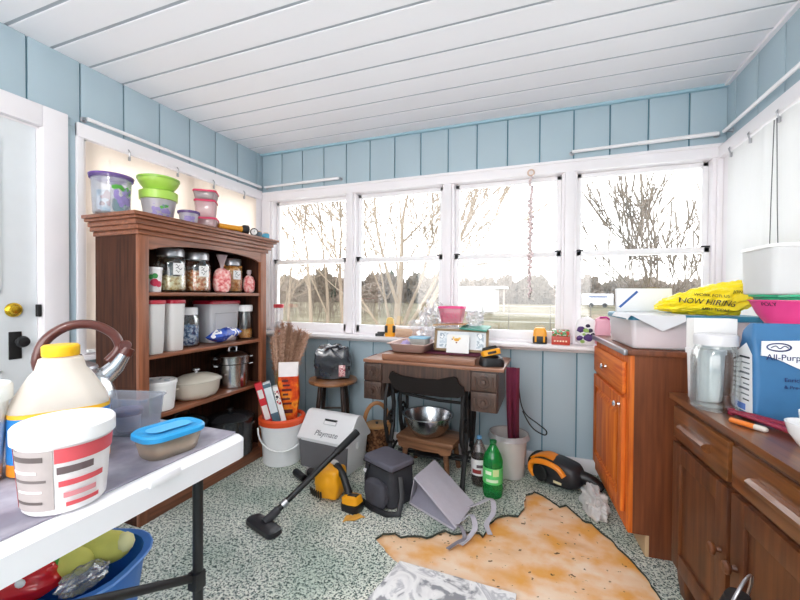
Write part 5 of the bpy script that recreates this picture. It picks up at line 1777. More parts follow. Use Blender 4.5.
obj('side_gusset', MB().grid(gus, 16, 10, 0.003), TOTI, tt)
q = MB().tube([(A - o0), (D_ - o0)], 0.005, 6).tube([E_ - o0 + Vector((0, 0, 0.004)), G_ - o0 + Vector((0, 0, 0.004))], 0.005, 6)
obj('binding', q, TOT, tt)
STRAPM = mat('bdb9c2', 0.6, var=0.12, scale=60, name='grey_webbing')


def ribbon(pts, w, name, m, par):
    pts = [Vector(p) for p in pts]
    n = len(pts) - 1

    def fn(u, v):
        f = u * n
        i = min(int(f), n - 1)
        p = pts[i].lerp(pts[i + 1], f - i)
        d = (pts[i + 1] - pts[i]).normalized()
        sd = d.cross(Vector((0, 0.3, 1))).normalized()
        return p + sd * w * (v - 0.5)
    return obj(name, MB().grid(fn, n * 4, 2, 0.003), m, par, 60)


def curve(pts, k=6):
    P = [Vector(p) for p in pts]
    outp = []
    for i in range(len(P) - 1):
        p0, p1, p2, p3 = P[max(i - 1, 0)], P[i], P[i + 1], P[min(i + 2, len(P) - 1)]
        for j in range(k):
            t_ = j / k
            outp.append(0.5 * ((2 * p1) + (p2 - p0) * t_ + (2 * p0 - 5 * p1 + 4 * p2 - p3) * t_ * t_ + (3 * p1 - p0 - 3 * p2 + p3) * t_ ** 3))
    outp.append(P[-1])
    return outp


ribbon(curve([C_ - o0 + Vector((-.02, -.05, 0)), (0.255, -0.06, 0.055), (0.315, 0.0, 0.06), (0.335, -0.08, 0.035), (0.31, -0.16, 0.015), (0.335, -0.225, 0.006)]), 0.026, 'strap', STRAPM, tt)
ribbon(curve([D_ - o0 + Vector((.015, .06, 0.004)), (0.235, -0.175, 0.055), (0.265, -0.24, 0.035), (0.245, -0.29, 0.012), (0.215, -0.345, 0.004)]), 0.026, 'strap', STRAPM, tt)
ribbon(curve([D_ - o0 + Vector((.0, .02, 0.004)), (0.20, -0.255, 0.03), (0.225, -0.30, 0.012), (0.20, -0.335, 0.006), (0.165, -0.395, 0.004)]), 0.020, 'strap', mat('8d8890', 0.6, var=0.12), tt)

# bottles
def bottle(label, loc, r, h, body, cap, labelm, lz0, lz1, fill=None, prints=()):
    t = T('soda_bottle', label, 'bottle', loc, face(loc[0], loc[1]))
    q = MB().lathe([(r * 0.70, 0.0), (r * 0.92, 0.006), (r, 0.03), (r, h * 0.20), (r * 0.96, h * 0.24), (r * 0.97, h * 0.56), (r, h * 0.60), (r * 0.99, h * 0.66), (r * 0.80, h * 0.76), (r * 0.45, h * 0.87), (r * 0.27, h * 0.93), (r * 0.27, h * 0.955)], 28)
    obj('body', q, body, t)
    obj('cap', MB().lathe([(r * 0.33, h * 0.945), (r * 0.35, h * 0.95), (r * 0.35, h * 0.995), (r * 0.30, h), (0, h)], 20), cap, t)
    q = MB().grid(lambda u, v: (r * 1.012 * math.sin(-1.9 + 3.8 * u), -r * 1.012 * math.cos(-1.9 + 3.8 * u), h * (lz0 + (lz1 - lz0) * v)), 28, 3, 0.0005)
    lab = obj('label', q, labelm, t)
    for a0, a1, z0, z1, m in prints:
        q = MB().grid(lambda u, v: (r * 1.02 * math.sin(a0 + (a1 - a0) * u), -r * 1.02 * math.cos(a0 + (a1 - a0) * u), h * (z0 + (z1 - z0) * v)), 10, 3, 0.0004)
        obj('print', q, m, lab)
    if fill:
        q = MB().lathe([(r * 0.66, 0.004), (r * 0.93, 0.03), (r * 0.93, h * fill[1]), (0, h * fill[1])], 24)
        obj('drink', q, fill[0], t)
    return t


GREENB = clear('green_bottle', '6fe596', 0.12, 0.30, '2fd06e', 0.06)
bottle('green plastic soda bottle with green label standing on the carpet before the grey bin', (2.085, -0.505, 0), 0.056, 0.325, GREENB, mat('1c6b3c', 0.4), mat('5fcf6f', 0.4, var=0.15, scale=30), 0.27, 0.55, None,
       ((0.0, 0.62, 0.42, 0.54, mat('cfe3a0', 0.5)), (-0.8, -0.15, 0.44, 0.50, mat('e9f5dc', 0.5)), (-0.7, 0.55, 0.31, 0.36, mat('dff0d0', 0.5))))
bottle('clear bottle of dark cola with blue cap behind the green bottle', (1.990, -0.400, 0), 0.047, 0.300, clear('cola_bottle', 'e9e4e2', 0.15, 0.10, 'cfc8c6', 0.05), mat('6fa9d6', 0.4), mat('e9e6e6', 0.4, var=0.1, scale=30), 0.24, 0.56, (mat('2c1512', 0.2, var=0.1), 0.60),
       ((-0.9, 0.3, 0.28, 0.36, mat('8a2b2b', 0.5)), (-0.3, 0.5, 0.40, 0.46, mat('5b4f55', 0.5))))

# grey bin
t = T('waste_bin', 'pale grey oval waste bin behind the soda bottles with maroon cloth dropping into it', 'bin', (2.150, -0.195, 0), R(-8))
obj('body', MB().lathe([(0.100, 0), (0.106, 0.006), (0.120, 0.255), (0.127, 0.262), (0.127, 0.272), (0.117, 0.272), (0.103, 0.010), (0, 0.010)], 36, sx=0.95, sy=0.90), mat('c3bebb', 0.5, var=0.04, name='grey_bin_plastic'), t)
o = obj('bin_liner', MB().lathe([(0.118, 0.245), (0.131, 0.2725), (0.134, 0.250), (0.138, 0.2400)], 36, c=(0, 0, 0.004), sx=0.95, sy=0.90, cap0=False, cap1=False), clear('liner_film', 'f6f6f8', 0.2, 0.45, 'ece9ee', 0.2), t)
t = T('power_cable', 'thin black cable looping over the rim of the grey bin to the wall', 'cable', (2.27, -0.17, 0))
q = MB().tube(curve([(-0.06, -0.10, 0.62), (-0.045, -0.03, 0.47), (-0.012, 0.02, 0.385), (0.06, 0.05, 0.325), (0.11, 0.05, 0.285), (0.10, 0.02, 0.268), (0.04, 0.0, 0.30), (0.0, 0.0, 0.345), (-0.035, -0.02, 0.42)]), 0.004, 6)
obj('cord', q, BLACK, t)

# orange dust extractor against the wall
vx = T('canister_vacuum', 'orange and black handheld vacuum lying against the back wall beside the bin', 'vacuum', (2.445, -0.215, 0), R(-32))
ORG = mat('f08c17', 0.4, var=0.06, name='vacuum_orange')
q = MB().blob((0, 0, 0.085), (0.165, 0.088, 0.085), 0.05, 1.4, 8, 4, 0.0, 0.35)
obj('housing', q, mat('26262a', 0.45, var=0.2), vx)
q = MB().grid(lambda u, v: (-0.150 + 0.225 * u, -0.015 + 0.095 * (v - 0.5) + 0.0, 0.178 - 0.10 * (u - 0.45) ** 2 * 2.2 - 0.35 * (v - 0.5) ** 2 * 0.06), 18, 6, 0.012)
obj('top_stripe', q, ORG, vx)
q = MB().tube(curve([(0.09, -0.090, 0.100), (0.05, -0.096, 0.138), (-0.03, -0.100, 0.148), (-0.11, -0.095, 0.125), (-0.13, -0.090, 0.075), (-0.10, -0.090, 0.04)]), 0.017, 8)
obj('side_stripe', q, ORG, vx)
q = MB().at((-0.055, -0.098, 0.075), (R(90), 0, 0)).lathe([(0.045, 0), (0.047, 0.010), (0.038, 0.014), (0.0, 0.012)], 24)
obj('wheel_cover', q, BLACK, vx)
q = MB().tube(curve([(0.13, 0.0, 0.10), (0.20, 0.02, 0.085), (0.255, 0.03, 0.05)]), [0.036] * 6 + [0.034] * 6 + [0.028], 12)
obj('nozzle', q, BLACK, vx)
q = MB().tube(curve([(-0.12, 0.06, 0.13), (-0.17, 0.05, 0.12), (-0.185, 0.0, 0.09), (-0.17, -0.03, 0.05)]), 0.016, 8)
obj('hose', q, BLACK, vx)
q = MB().box((0.055, -0.1, 0.055), (0.05, 0.004, 0.014), 0.001)
obj('badge', q, mat('d9c9a0', 0.5), vx)

# crumpled clear bag by the toe kick
film('clear_bag', 'crumpled clear plastic bag lying on the carpet against the orange cabinet', (2.615, -0.50, 0.001), (0.060, 0.120, 0.070), 0.30, 11.0, clear('thin_clear_film', 'fbfbfd', 0.9, 0.70, 'ffffff', 0.06), 'bag', R(14), 1.5, 5, 0.05)

# marbled white panel lying at the very front
q = MB()
q.prism([(1.775, -1.225), (2.255, -1.235), (2.22, -1.60), (1.70, -1.62)], 'z', -0.011, 0.022)
m, nt, N, L = nodes('white_marbled_vinyl')
t1 = tex(N, L, 'ShaderNodeTexNoise', 7, detail=8)
t1.inputs['Distortion'].default_value = 1.6
col = ramp(N, L, t1.outputs['Fac'], [(0.38, hx('8f8f94')), (0.45, hx('e6e4e4')), (0.55, hx('f2f0ef')), (0.62, hx('b9b8bc')), (0.67, hx('f0eeee'))])
out(N, L, finish(N, L, col, 0.35, 0, 0.5).outputs[0])
o = obj('marbled_panel', q, m)
tag(o, 'white marbled panel lying on the bare plywood at the front of the floor', 'panel')
# ============================================================ FOLDING TABLE, LEFT
TZ = 0.730
ft = T('folding_table', 'white plastic folding table with black metal legs in the left foreground', 'table', (1.115, -2.72, 0))
TW = mat('f1f0f3', 0.4, var=0.03, name='table_plastic')
q = MB()
for y0, y1 in ((-0.93, 0.915),):
    q.at((0, (y0 + y1) / 2, 0)).loft([rr(0.72, y1 - y0 - 0.02, 0.03, TZ - 0.068), rr(0.75, y1 - y0, 0.04, TZ - 0.060), rr(0.75, y1 - y0, 0.04, TZ - 0.008), rr(0.735, y1 - y0 - 0.014, 0.035, TZ)])
q.at()
obj('tabletop', q, TW, ft)
for s in (-1, 1):
    for e, yb in ((1, 0.79), (-1, -0.83)):
        x = s * 0.305
        lg = MB().tube([(x, yb, TZ - 0.068), (x, yb, 0.012)], 0.014, 12)
        lg.lathe([(0.018, 0), (0.018, 0.035), (0.014, 0.04)], 12, c=(x, yb, 0))
        obj('leg', lg, BLACK, ft)
        obj('brace', MB().tube([(x - s * 0.004, yb, 0.345), (x - s * 0.004, yb - e * 0.02, 0.365), (x - s * 0.004, yb - e * 0.58, 0.650), (x - s * 0.004, yb - e * 0.60, 0.665)], 0.011, 10), BLACK, ft)
        q = MB().box((x, yb - e * 0.004, 0.352), (0.034, 0.034, 0.05), 0.004)
        obj('clamp', q, BLACK, ft)
for yb in (0.79, -0.83):
    obj('cross_bar', MB().tube([(-0.305, yb, 0.64), (0.305, yb, 0.64)], 0.012, 10), BLACK, ft)
q = MB().box((0.368, 0.635, TZ - 0.004), (0.028, 0.080, 0.022), 0.006)
obj('edge_latch', q, TW, ft)
MATG = speckle('grey_table_mat', [(0.35, '7d7986'), (0.5, '98949f'), (0.65, 'b2aeb8')], 9, 0.7, 0.05, detail=6)
q = MB()
q.grid(lambda u, v: (-0.35 + 0.685 * u, -0.90 + 1.800 * v, 0.0042 + 0.0012 * noise.noise(Vector((u * 6, v * 14, 0))) + 0.004 * max(0, v - 0.97) / 0.03 * (u > 0.4)), 20, 44, 0.003)
o = obj('table_mat', q, MATG)
o.location = (1.115, -2.72, TZ)
tag(o, 'grey mat covering the white folding table under the jug and tubs', 'mat')
ZM = TZ + 0.0062

# printed tub in front
lx, ly = 1.408, -2.240
t = rtub('snack_tub', 'round white lidded tub printed in red and grey at the front of the folding table', 'tub', (lx, ly, ZM), 0.066, 0.077, 0.150, mat('f0ecec', 0.35, var=0.03), mat('f5f5f6', 0.3, var=0.02), 0.030, 0.006, seg=40)
A1 = face(lx, ly)


def band(a0, a1, z0, z1, m, name, off=0.0012, par=None, rr0=0.066, rr1=0.077, hh=0.150):
    def fn(u, v):
        z = z0 + (z1 - z0) * v
        r = rr0 + (rr1 - rr0) * z / hh + off
        a = a0 + (a1 - a0) * u
        return (r * math.sin(a), -r * math.cos(a), z)
    o_ = obj(name, MB().grid(fn, 20, 3, 0.0004), m, par)
    return o_


holder = band(-1.75, -0.25, 0.012, 0.128, mat('a99f9c', 0.5, var=0.18, scale=30), 'grey_label', 0.0012, t)
holder.rotation_euler = (0, 0, A1)
REDW = mat('d6545c', 0.5, var=0.12, scale=18)
for a0, a1, z0, z1, m in ((-1.9, -1.50, 0.010, 0.130, REDW), (-0.22, 1.7, 0.102, 0.130, REDW), (-0.18, 0.6, 0.080, 0.094, mat('6a5a5c', 0.5)), (-0.15, 0.9, 0.055, 0.066, REDW), (-0.05, 0.7, 0.032, 0.042, mat('d98a90', 0.5)), (0.0, 0.8, 0.014, 0.022, REDW),
                          (-1.30, -0.45, 0.108, 0.118, mat('5d5452', 0.5)), (-1.35, -0.6, 0.085, 0.090, mat('ece6e2', 0.5)), (-1.3, -0.4, 0.068, 0.073, mat('6d6462', 0.5)), (-1.2, -0.5, 0.048, 0.052, mat('efe9e6', 0.5)), (-1.3, -0.5, 0.026, 0.031, mat('5d5452', 0.5))):
    b_ = band(a0, a1, z0, z1, m, 'print', 0.0022, t)
    b_.rotation_euler = (0, 0, A1)
q = MB()
q.box((0.01, 0.012, 0.1555), (0.05, 0.016, 0.0012), 0, 1, 0.6)
obj('lid_print', q, mat('f0b48a', 0.5), t)
q = MB().box((-0.012, -0.014, 0.1555), (0.04, 0.009, 0.0012), 0, 1, 0.6)
obj('lid_print', q, mat('a9b4d8', 0.5), t)

# milky jug
jx, jy = 1.185, -2.130
t = T('plastic_jug', 'big milky plastic jug with yellow cap and blue and orange label on the folding table', 'jug', (jx, jy, ZM), face(jx, jy))
MILK = clear('milky_jug_plastic', 'f7f3ee', 0.1, 0.86, 'fbf4ea', 0.2)
q = MB().loft([rr(0.170, 0.150, 0.04, 0), rr(0.185, 0.162, 0.045, 0.010), rr(0.188, 0.165, 0.045, 0.150), rr(0.182, 0.160, 0.05, 0.165), rr(0.120, 0.115, 0.045, 0.222), rr(0.100, 0.098, 0.045, 0.235), rr(0.086, 0.086, 0.0425, 0.262), rr(0.060, 0.060, 0.0295, 0.268), rr(0.058, 0.058, 0.0285, 0.276)])
obj('body', q, MILK, t)
obj('cap', MB().lathe([(0.036, 0.268), (0.0375, 0.270), (0.0375, 0.292), (0.034, 0.296), (0, 0.296)], 28), mat('f6bd1d', 0.4, var=0.04, name='yellow_cap'), t)


def sleeve(z0, z1, m, name, par, off=0.0018):
    return obj(name, MB().loft([rr(0.188 + 2 * off, 0.165 + 2 * off, 0.045, z0), rr(0.188 + 2 * off, 0.165 + 2 * off, 0.045, z1)], False, False), m, par)


lab = sleeve(0.035, 0.138, mat('2c7fc7', 0.4, var=0.12, name='jug_blue'), 'label', t)
sleeve(0.138, 0.148, mat('f0b52a', 0.4), 'yellow_band', t)
sleeve(0.008, 0.035, mat('e08a24', 0.4, var=0.1), 'orange_band', t)
q = MB().box((0.03, -0.086, 0.085), (0.09, 0.0012, 0.045), 0)
obj('print', q, mat('e9eef4', 0.5, var=0.1), lab)
# white pail at the frame's left edge
t = rtub('white_pail', 'white plastic pail cut by the left edge of the photo on the folding table', 'pail', (1.135, -2.292, ZM), 0.064, 0.078, 0.200, mat('eef0ea', 0.4, var=0.03), mat('f2f4ef', 0.35, var=0.02), 0.035, 0.006)
# kettle
kx, ky = 0.915, -1.945
t = T('kettle', 'silver whistling kettle with brown arched handle behind the milky jug', 'kettle', (kx, ky, ZM), face(kx, ky))
t.scale = (1.06, 1.06, 1.06)
obj('body', MB().lathe([(0.085, 0), (0.098, 0.006), (0.102, 0.03), (0.098, 0.085), (0.080, 0.135), (0.055, 0.165), (0.050, 0.170)], 36), mat('d3d6d8', 0.18, metal=0.85, var=0.05, name='kettle_steel'), t)
lid = obj('lid', MB().lathe([(0.052, 0.1705), (0.050, 0.178), (0.03, 0.190), (0, 0.193)], 28), ALU, t)
obj('knob', MB().lathe([(0.006, 0.192), (0.006, 0.200), (0.014, 0.206), (0.012, 0.214), (0, 0.216)], 14), BLACK, lid)
q = MB().tube([(0.060, 0, 0.130), (0.095, 0, 0.165), (0.118, 0, 0.205)], [0.030, 0.025, 0.020], 16)
sp_ = obj('spout', q, mat('c9ccd0', 0.18, metal=0.85, var=0.05), t)
q = MB().tube([(0.116, 0, 0.203), (0.128, 0, 0.224)], [0.024, 0.021], 16)
KBR = mat('5a2c24', 0.3, var=0.15, coat=0.4, name='kettle_brown')
obj('whistle', q, KBR, sp_)
q = MB().tube(curve([(-0.075, 0, 0.150), (-0.088, 0, 0.200), (-0.070, 0, 0.262), (-0.020, 0, 0.302), (0.040, 0, 0.303), (0.085, 0, 0.275), (0.104, 0, 0.240), (0.100, 0, 0.215), (0.075, 0, 0.185)]), [0.013] * 6 + [0.014] * 36 + [0.014] * 7, 10)
obj('handle', q, KBR, t)
q = MB().lathe([(0.020, -0.02), (0.020, 0.02)], 14) if False else MB().at((0.120, -0.001, 0.232), (R(90), 0, 0)).lathe([(0.016, -0.016), (0.018, 0), (0.016, 0.016)], 16)
obj('thumb_lever', q, KBR, t)
# clear box
t = tub('clear_box', 'clear plastic box with a purple-lidded pot inside between the kettle and the bookcase', 'box', (1.140, -1.935, ZM), R(14), 0.19, 0.090, 0.115, 0.02, 0.88, clear('clear_box_plastic', 'eef1f6', 0.14, 0.22, 'e4e8f0', 0.08), None, rim=0.014)
t2 = rtub('round_pot', 'small round pot with a dusky purple lid inside the clear plastic box', 'pot', (1.143, -1.935, ZM + 0.0095), 0.030, 0.034, 0.055, mat('dfe0ea', 0.4), mat('7a6a86', 0.4, var=0.1), 0.016, 0.006)
# blue-lidded food box
t = tub('food_container', 'low clear food container with bright blue lid on the grey mat', 'food box', (1.385, -1.990, ZM), R(80), 0.148, 0.105, 0.050, 0.035, 0.88, clear('food_box', 'f4f0ea', 0.12, 0.35, 'e0d2c2', 0.1), mat('2f9bd6', 0.35, var=0.05, name='bright_blue_lid'), 0.016, 0.008, inner=(speckle('leftovers', [(0.4, 'b07a52'), (0.5, 'd6b28c'), (0.6, 'efe3d2')], 35, 0.7), 0.030))
q = MB().loft([rr(0.105, 0.050, 0.02, 0.0655), rr(0.110, 0.055, 0.022, 0.0672), rr(0.100, 0.045, 0.018, 0.0672)])
obj('lid_panel', q, mat('58b4e6', 0.35, var=0.05), t)

# blue tub of toys under the table
bx0, by0 = 1.02, -2.03
t = T('toy_tub', 'blue plastic tub of toys on the carpet under the folding table', 'tub', (bx0, by0, 0), R(20))
q = MB().loft([rr(0.27, 0.21, 0.09, 0), rr(0.29, 0.23, 0.10, 0.01), rr(0.37, 0.30, 0.12, 0.345), rr(0.40, 0.33, 0.13, 0.350), rr(0.40, 0.33, 0.13, 0.362), rr(0.365, 0.295, 0.12, 0.360), rr(0.285, 0.225, 0.10, 0.015)])
obj('body', q, mat('2f6fc0', 0.4, var=0.06, name='blue_tub_plastic'), t)
obj('rim_line', MB().tube([Vector(p) for p in rr(0.402, 0.332, 0.13, 0.358)], 0.004, 6, closed=True), mat('6c9ade', 0.4), t)
YG = mat('d8d36a', 0.7, var=0.12, scale=30)
t = T('plush_toy', 'pale yellow rounded toy at the right of the blue tub under the table', 'toy', (1.075, -1.965, 0.36), R(30))
obj('body', MB().blob((0, 0, 0.02), (0.075, 0.048, 0.048), 0.05, 1.5, 2, 3), YG, t)
obj('nose', MB().blob((0.055, 0, 0.03), (0.03, 0.03, 0.03), 0.03, 1.5, 4, 2), mat('e9e3a8', 0.7), t)
t = T('plush_toy', 'yellow toy with a green band in the middle of the blue tub under the table', 'toy', (1.035, -2.06, 0.36), R(40))
obj('body', MB().blob((0, 0, 0.02), (0.085, 0.045, 0.045), 0.05, 1.5, 3, 3), YG, t)
q = MB().at((0.0, 0, 0.02), (0, R(90), 0)).lathe([(0.046, -0.014), (0.0475, 0.0), (0.046, 0.014)], 20, cap0=False, cap1=False)
obj('band', q, mat('54a83a', 0.6, var=0.1), t)
t = T('red_package', 'shiny red package with black band at the left of the blue tub under the table', 'package', (0.985, -2.135, 0.345), R(35))
obj('body', MB().blob((0, 0, 0.03), (0.110, 0.060, 0.050), 0.12, 2.4, 5, 4, None, 0.3), mat('cf1f2a', 0.25, var=0.12, coat=0.4), t)
q = MB().at((-0.03, 0, 0.03), (0, R(90), 0)).lathe([(0.071, -0.008), (0.072, 0.008)], 22, sx=0.86, cap0=False, cap1=False)
obj('band', q, BLACK, t)
q = MB().blob((0.045, -0.055, 0.055), (0.012, 0.006, 0.012), 0, 1, 1, 2)
obj('dot', q, WHITE, t)
film('clear_bag', 'crumpled clear film tucked beside the yellow toys in the blue tub', (1.125, -2.045, 0.330), (0.035, 0.06, 0.035), 0.2, 8.0, FILM, freq=1.6)

# ============================================================ ORANGE CABINET BY THE WINDOW
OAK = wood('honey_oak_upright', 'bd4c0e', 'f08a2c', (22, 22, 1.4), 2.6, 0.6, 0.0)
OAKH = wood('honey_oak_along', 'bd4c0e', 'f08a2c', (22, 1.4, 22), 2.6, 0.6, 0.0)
OAKS = wood('honey_oak_side_shaded', '613119', '8a4d2b', (22, 22, 1.2), 2.6, 0.5, 0.0)  # same oak as the front, darkened to carry the shade on the side
ca = T('kitchen_cabinet', 'orange oak kitchen base cabinet with one drawer and door in the right corner', 'cabinet', (2.712, -0.790, 0), R(4.3))
DP, CW = 0.585, 0.655
pr = [(0.018, 0.095), (0.085, 0.095), (0.085, 0), (DP, 0), (DP, 0.898), (0.018, 0.898)]
obj('side_panel', MB().prism(pr, 'y', 0.0, 0.018), OAKS, ca)
obj('side_panel', MB().prism(pr, 'y', CW - 0.018, CW), OAKS, ca)
obj('face_frame', MB().bx(0.0, 0.02, 0.0, CW, 0.095, 0.898, 0.002), OAK, ca)
obj('bottom_panel', MB().bx(0.02, DP, 0.018, CW - 0.018, 0.095, 0.11), OAKS, ca)
obj('toe_kick', MB().bx(0.070, 0.084, 0.0, CW, 0.0, 0.094), mat('c9ab85', 0.7, var=0.1, scale=20), ca)
q = MB().bx(-0.020, -0.0005, 0.045, CW - 0.03, 0.712, 0.862, 0.007)
d_ = obj('drawer', q, OAKH, ca)


def chrome_knob(par, y, z, x=-0.020):
    q = MB().at((x, y, z), (0, R(-90), 0)).lathe([(0.008, 0), (0.006, 0.010), (0.013, 0.016), (0.015, 0.022), (0.011, 0.028), (0, 0.030)], 16)
    obj('knob', q, CHROME, par)


chrome_knob(d_, 0.335, 0.787)
y0, y1, z0, z1 = 0.045 + 0.060, CW - 0.03 - 0.060, 0.165 + 0.062, 0.692 - 0.062
q = MB().bx(-0.020, -0.0005, 0.045, y0, 0.165, 0.692, 0.004).bx(-0.020, -0.0005, y1, CW - 0.03, 0.165, 0.692, 0.004)
q.bx(-0.020, -0.0005, y0 - 0.003, y1 + 0.003, 0.165, z0, 0.004).bx(-0.020, -0.0005, y0 - 0.003, y1 + 0.003, z1, 0.692, 0.004)
q.bx(-0.010, -0.001, y0 - 0.003, y1 + 0.003, z0 - 0.003, z1 + 0.003)
dr_ = obj('door', q, OAK, ca)
q = MB().loft([[(-0.0205, y0, z0), (-0.0205, y1, z0), (-0.0205, y1, z1), (-0.0205, y0, z1)], [(-0.0105, y0 + 0.014, z0 + 0.012), (-0.0105, y1 - 0.014, z0 + 0.014), (-0.0105, y1 - 0.014, z1 - 0.014), (-0.0105, y0 + 0.014, z1 - 0.014)],
               [(-0.025, y0 + 0.04, z0 + 0.04), (-0.025, y1 - 0.04, z0 + 0.04), (-0.025, y1 - 0.04, z1 - 0.04), (-0.025, y0 + 0.04, z1 - 0.04)]], False, True)
q.tube([(-0.021, y0, z0), (-0.021, y1, z0), (-0.021, y1, z1), (-0.021, y0, z1)], 0.004, 6, closed=True)
obj('raised_panel', q, OAK, dr_)
chrome_knob(dr_, 0.082, 0.655)
obj('countertop', MB().bx(-0.012, DP, -0.012, CW, 0.8985, 0.922, 0.003), OAKS, ca)
obj('edge_strip', MB().bx(-0.028, -0.0125, -0.012, CW, 0.898, 0.924, 0.004), mat('a9a6aa', 0.3, metal=0.7, var=0.08), ca)
ZC = 0.9225


def cab(x, y):
    c_, s_ = math.cos(R(4.3)), math.sin(R(4.3))
    return (2.712 + c_ * x - s_ * y, -0.790 + s_ * x + c_ * y)


cx_, cy_ = cab(0.275, 0.235)
PINKBOX = clear('rosy_tub_plastic', 'ffffff', 0.12, 0.5, 'fffafb', 0.12)
st_tub = tub('storage_tub', 'large translucent pink storage tub with blue lid on the orange cabinet', 'storage tub', (cx_, cy_, ZC), R(4.3), 0.525, 0.40, 0.132, 0.02, 0.96, PINKBOX, mat('2d7f9f', 0.4, var=0.06, name='teal_blue_lid'), 0.024, 0.008, inner=(mat('fbe6ea', 0.8, var=0.10, scale=8, name='pink_cloth'), 0.10))
ZL = ZC + 0.1565
# white sheet draped over the left of the lid
t = T('paper_sheet', 'pale grey plastic sheet draped over the left corner of the pink storage tub', 'sheet', (*cab(0.07, 0.12), ZL), R(4.3))


def drape(u, v):
    x = -0.085 + 0.23 * u
    y = -0.125 + 0.26 * v
    z = 0.005 + 0.003 * noise.noise(Vector((u * 5, v * 5, 3)))
    if v < 0.28:
        k = (0.28 - v) / 0.28
        y = -0.105 - 0.012 * k
        z -= 0.075 * k * max(0.1, 1 - abs(u - 0.62) * 1.7)
    if u < 0.06:
        k = (0.06 - u) / 0.06
        z -= 0.020 * k
    return (x, y, z)


obj('sheet', MB().grid(drape, 28, 28, 0.0015), mat('d9dadd', 0.5, var=0.05), t)
# white carton with a blue stripe
t = T('flat_carton', 'flat white carton with a diagonal blue stripe standing on the storage tub lid', 'carton', (*cab(0.145, 0.335), ZL + 0.0), R(4.3))
obj('carton', MB().at((0, 0, 0), (R(-6), 0, 0)).bx(-0.120, 0.135, -0.014, 0.014, 0.002, 0.125, 0.002), mat('f2f2f4', 0.5, var=0.03), t)
q = MB().at((0, 0, 0), (R(-6), 0, 0))
q.add([(-0.112, -0.0146, 0.028), (-0.102, -0.0146, 0.022), (-0.018, -0.0146, 0.105), (-0.026, -0.0146, 0.113)], [(0, 1, 2, 3)])
obj('stripe', q, mat('2f5fae', 0.5), t)
# yellow shopping bag with its printing
YB = mat('fbe22a', 0.35, var=0.06, scale=9, spec=0.4, name='yellow_film')
yx, yy_ = cab(0.335, 0.140)
t = T('shopping_bag', 'yellow plastic shopping bag printed NOW HIRING lying on the storage tub lid', 'bag', (yx, yy_, ZL), R(4.3))
from mathutils.bvhtree import BVHTree
bm = bmesh.new()
bmesh.ops.create_icosphere(bm, subdivisions=5, radius=1)
for v in bm.verts:
    d = v.co.normalized()
    n_ = abs(noise.noise(d * 2.2 + Vector((5, 2, 1)))) * 0.9 + abs(noise.noise(d * 5.0)) * 0.45 + abs(noise.noise(d * 11)) * 0.12
    k = 0.72 + 0.42 * n_
    sx = 0.205
    hgt = 0.080 * (1.0 + 0.42 * d.x)
    v.co = Vector((d.x * sx * (0.86 + 0.2 * n_), d.y * 0.092 * k, max(0.0, hgt * 0.8 + d.z * hgt * k)))
bv = BVHTree.FromBMesh(bm)
body = obj('body', MB().bm(bm), YB, t, 30)
q = MB().tube(curve([(0.10, -0.02, 0.125), (0.16, -0.05, 0.135), (0.215, -0.08, 0.125), (0.245, -0.09, 0.140)]), [0.03, 0.028, 0.026, 0.024, 0.022, 0.02, 0.018, 0.016, 0.016, 0.016, 0.018, 0.02, 0.022, 0.024, 0.024, 0.024, 0.022, 0.02, 0.012], 8, flat=0.6)
obj('knotted_handle', q, YB, t)
for s_, size, px, pz in (('NOW HIRING', 0.034, -0.020, 0.060), ('APPLY TODAY', 0.016, 0.01, 0.028), ('WORK FOR US', 0.018, -0.005, 0.090), ('JOIN', 0.018, 0.095, 0.105)):
    tx = text(s_, size, (0, 0, 0), (0, 0, 0), INK, t, 0.0003, 'lettering', shear=0.2)
    ca_, sa_ = math.cos(-0.08), math.sin(-0.08)
    for v in tx.data.vertices:
        x, z = px + v.co.x * ca_ - v.co.y * sa_, pz + v.co.x * sa_ + v.co.y * ca_
        ys = []
        for ox in (-0.012, 0, 0.012):
            for oz in (-0.010, 0, 0.010):
                hit = bv.ray_cast(Vector((x + ox, -0.5, z + oz)), Vector((0, 1, 0)))
                if hit[0] is not None:
                    ys.append(hit[0].y)
        yv = min(ys) if ys else -0.04
        v.co = Vector((x, yv - 0.0025 - v.co.z, z))
# ============================================================ BROWN SIDEBOARD
SBV = wood('sideboard_upright', '43210f', '794522', (20, 20, 1.3), 2.4, 0.45, 0.05)
SBH = wood('sideboard_along', '532b14', '8e572a', (20, 1.3, 20), 2.4, 0.32, 0.35)
sb = T('sideboard', 'brown wooden sideboard with drawers and panelled doors along the right wall', 'sideboard', (2.842, -0.955, 0), R(3.5))
SD, SL_ = 0.40, 1.34
obj('carcass', MB().bx(0.0, SD, -SL_, 0.0, 0.105, 0.755, 0.003), SBV, sb)
q = MB().bx(-0.022, SD + 0.002, -SL_ - 0.015, 0.018, 0.7555, 0.780, 0.005)
obj('top', q, SBH, sb)
for y in (-0.045, -SL_ + 0.045):
    for x in (0.035, SD - 0.035):
        obj('leg', MB().loft([rr(0.045, 0.06, 0.012, -0.0 + 0.0, cx=x, cy=y), rr(0.060, 0.080, 0.014, 0.06, cx=x, cy=y), rr(0.062, 0.085, 0.014, 0.1045, cx=x, cy=y)]), SBV, sb)
DKW = mat('241812', 0.45, var=0.2, name='dark_recess_wood')
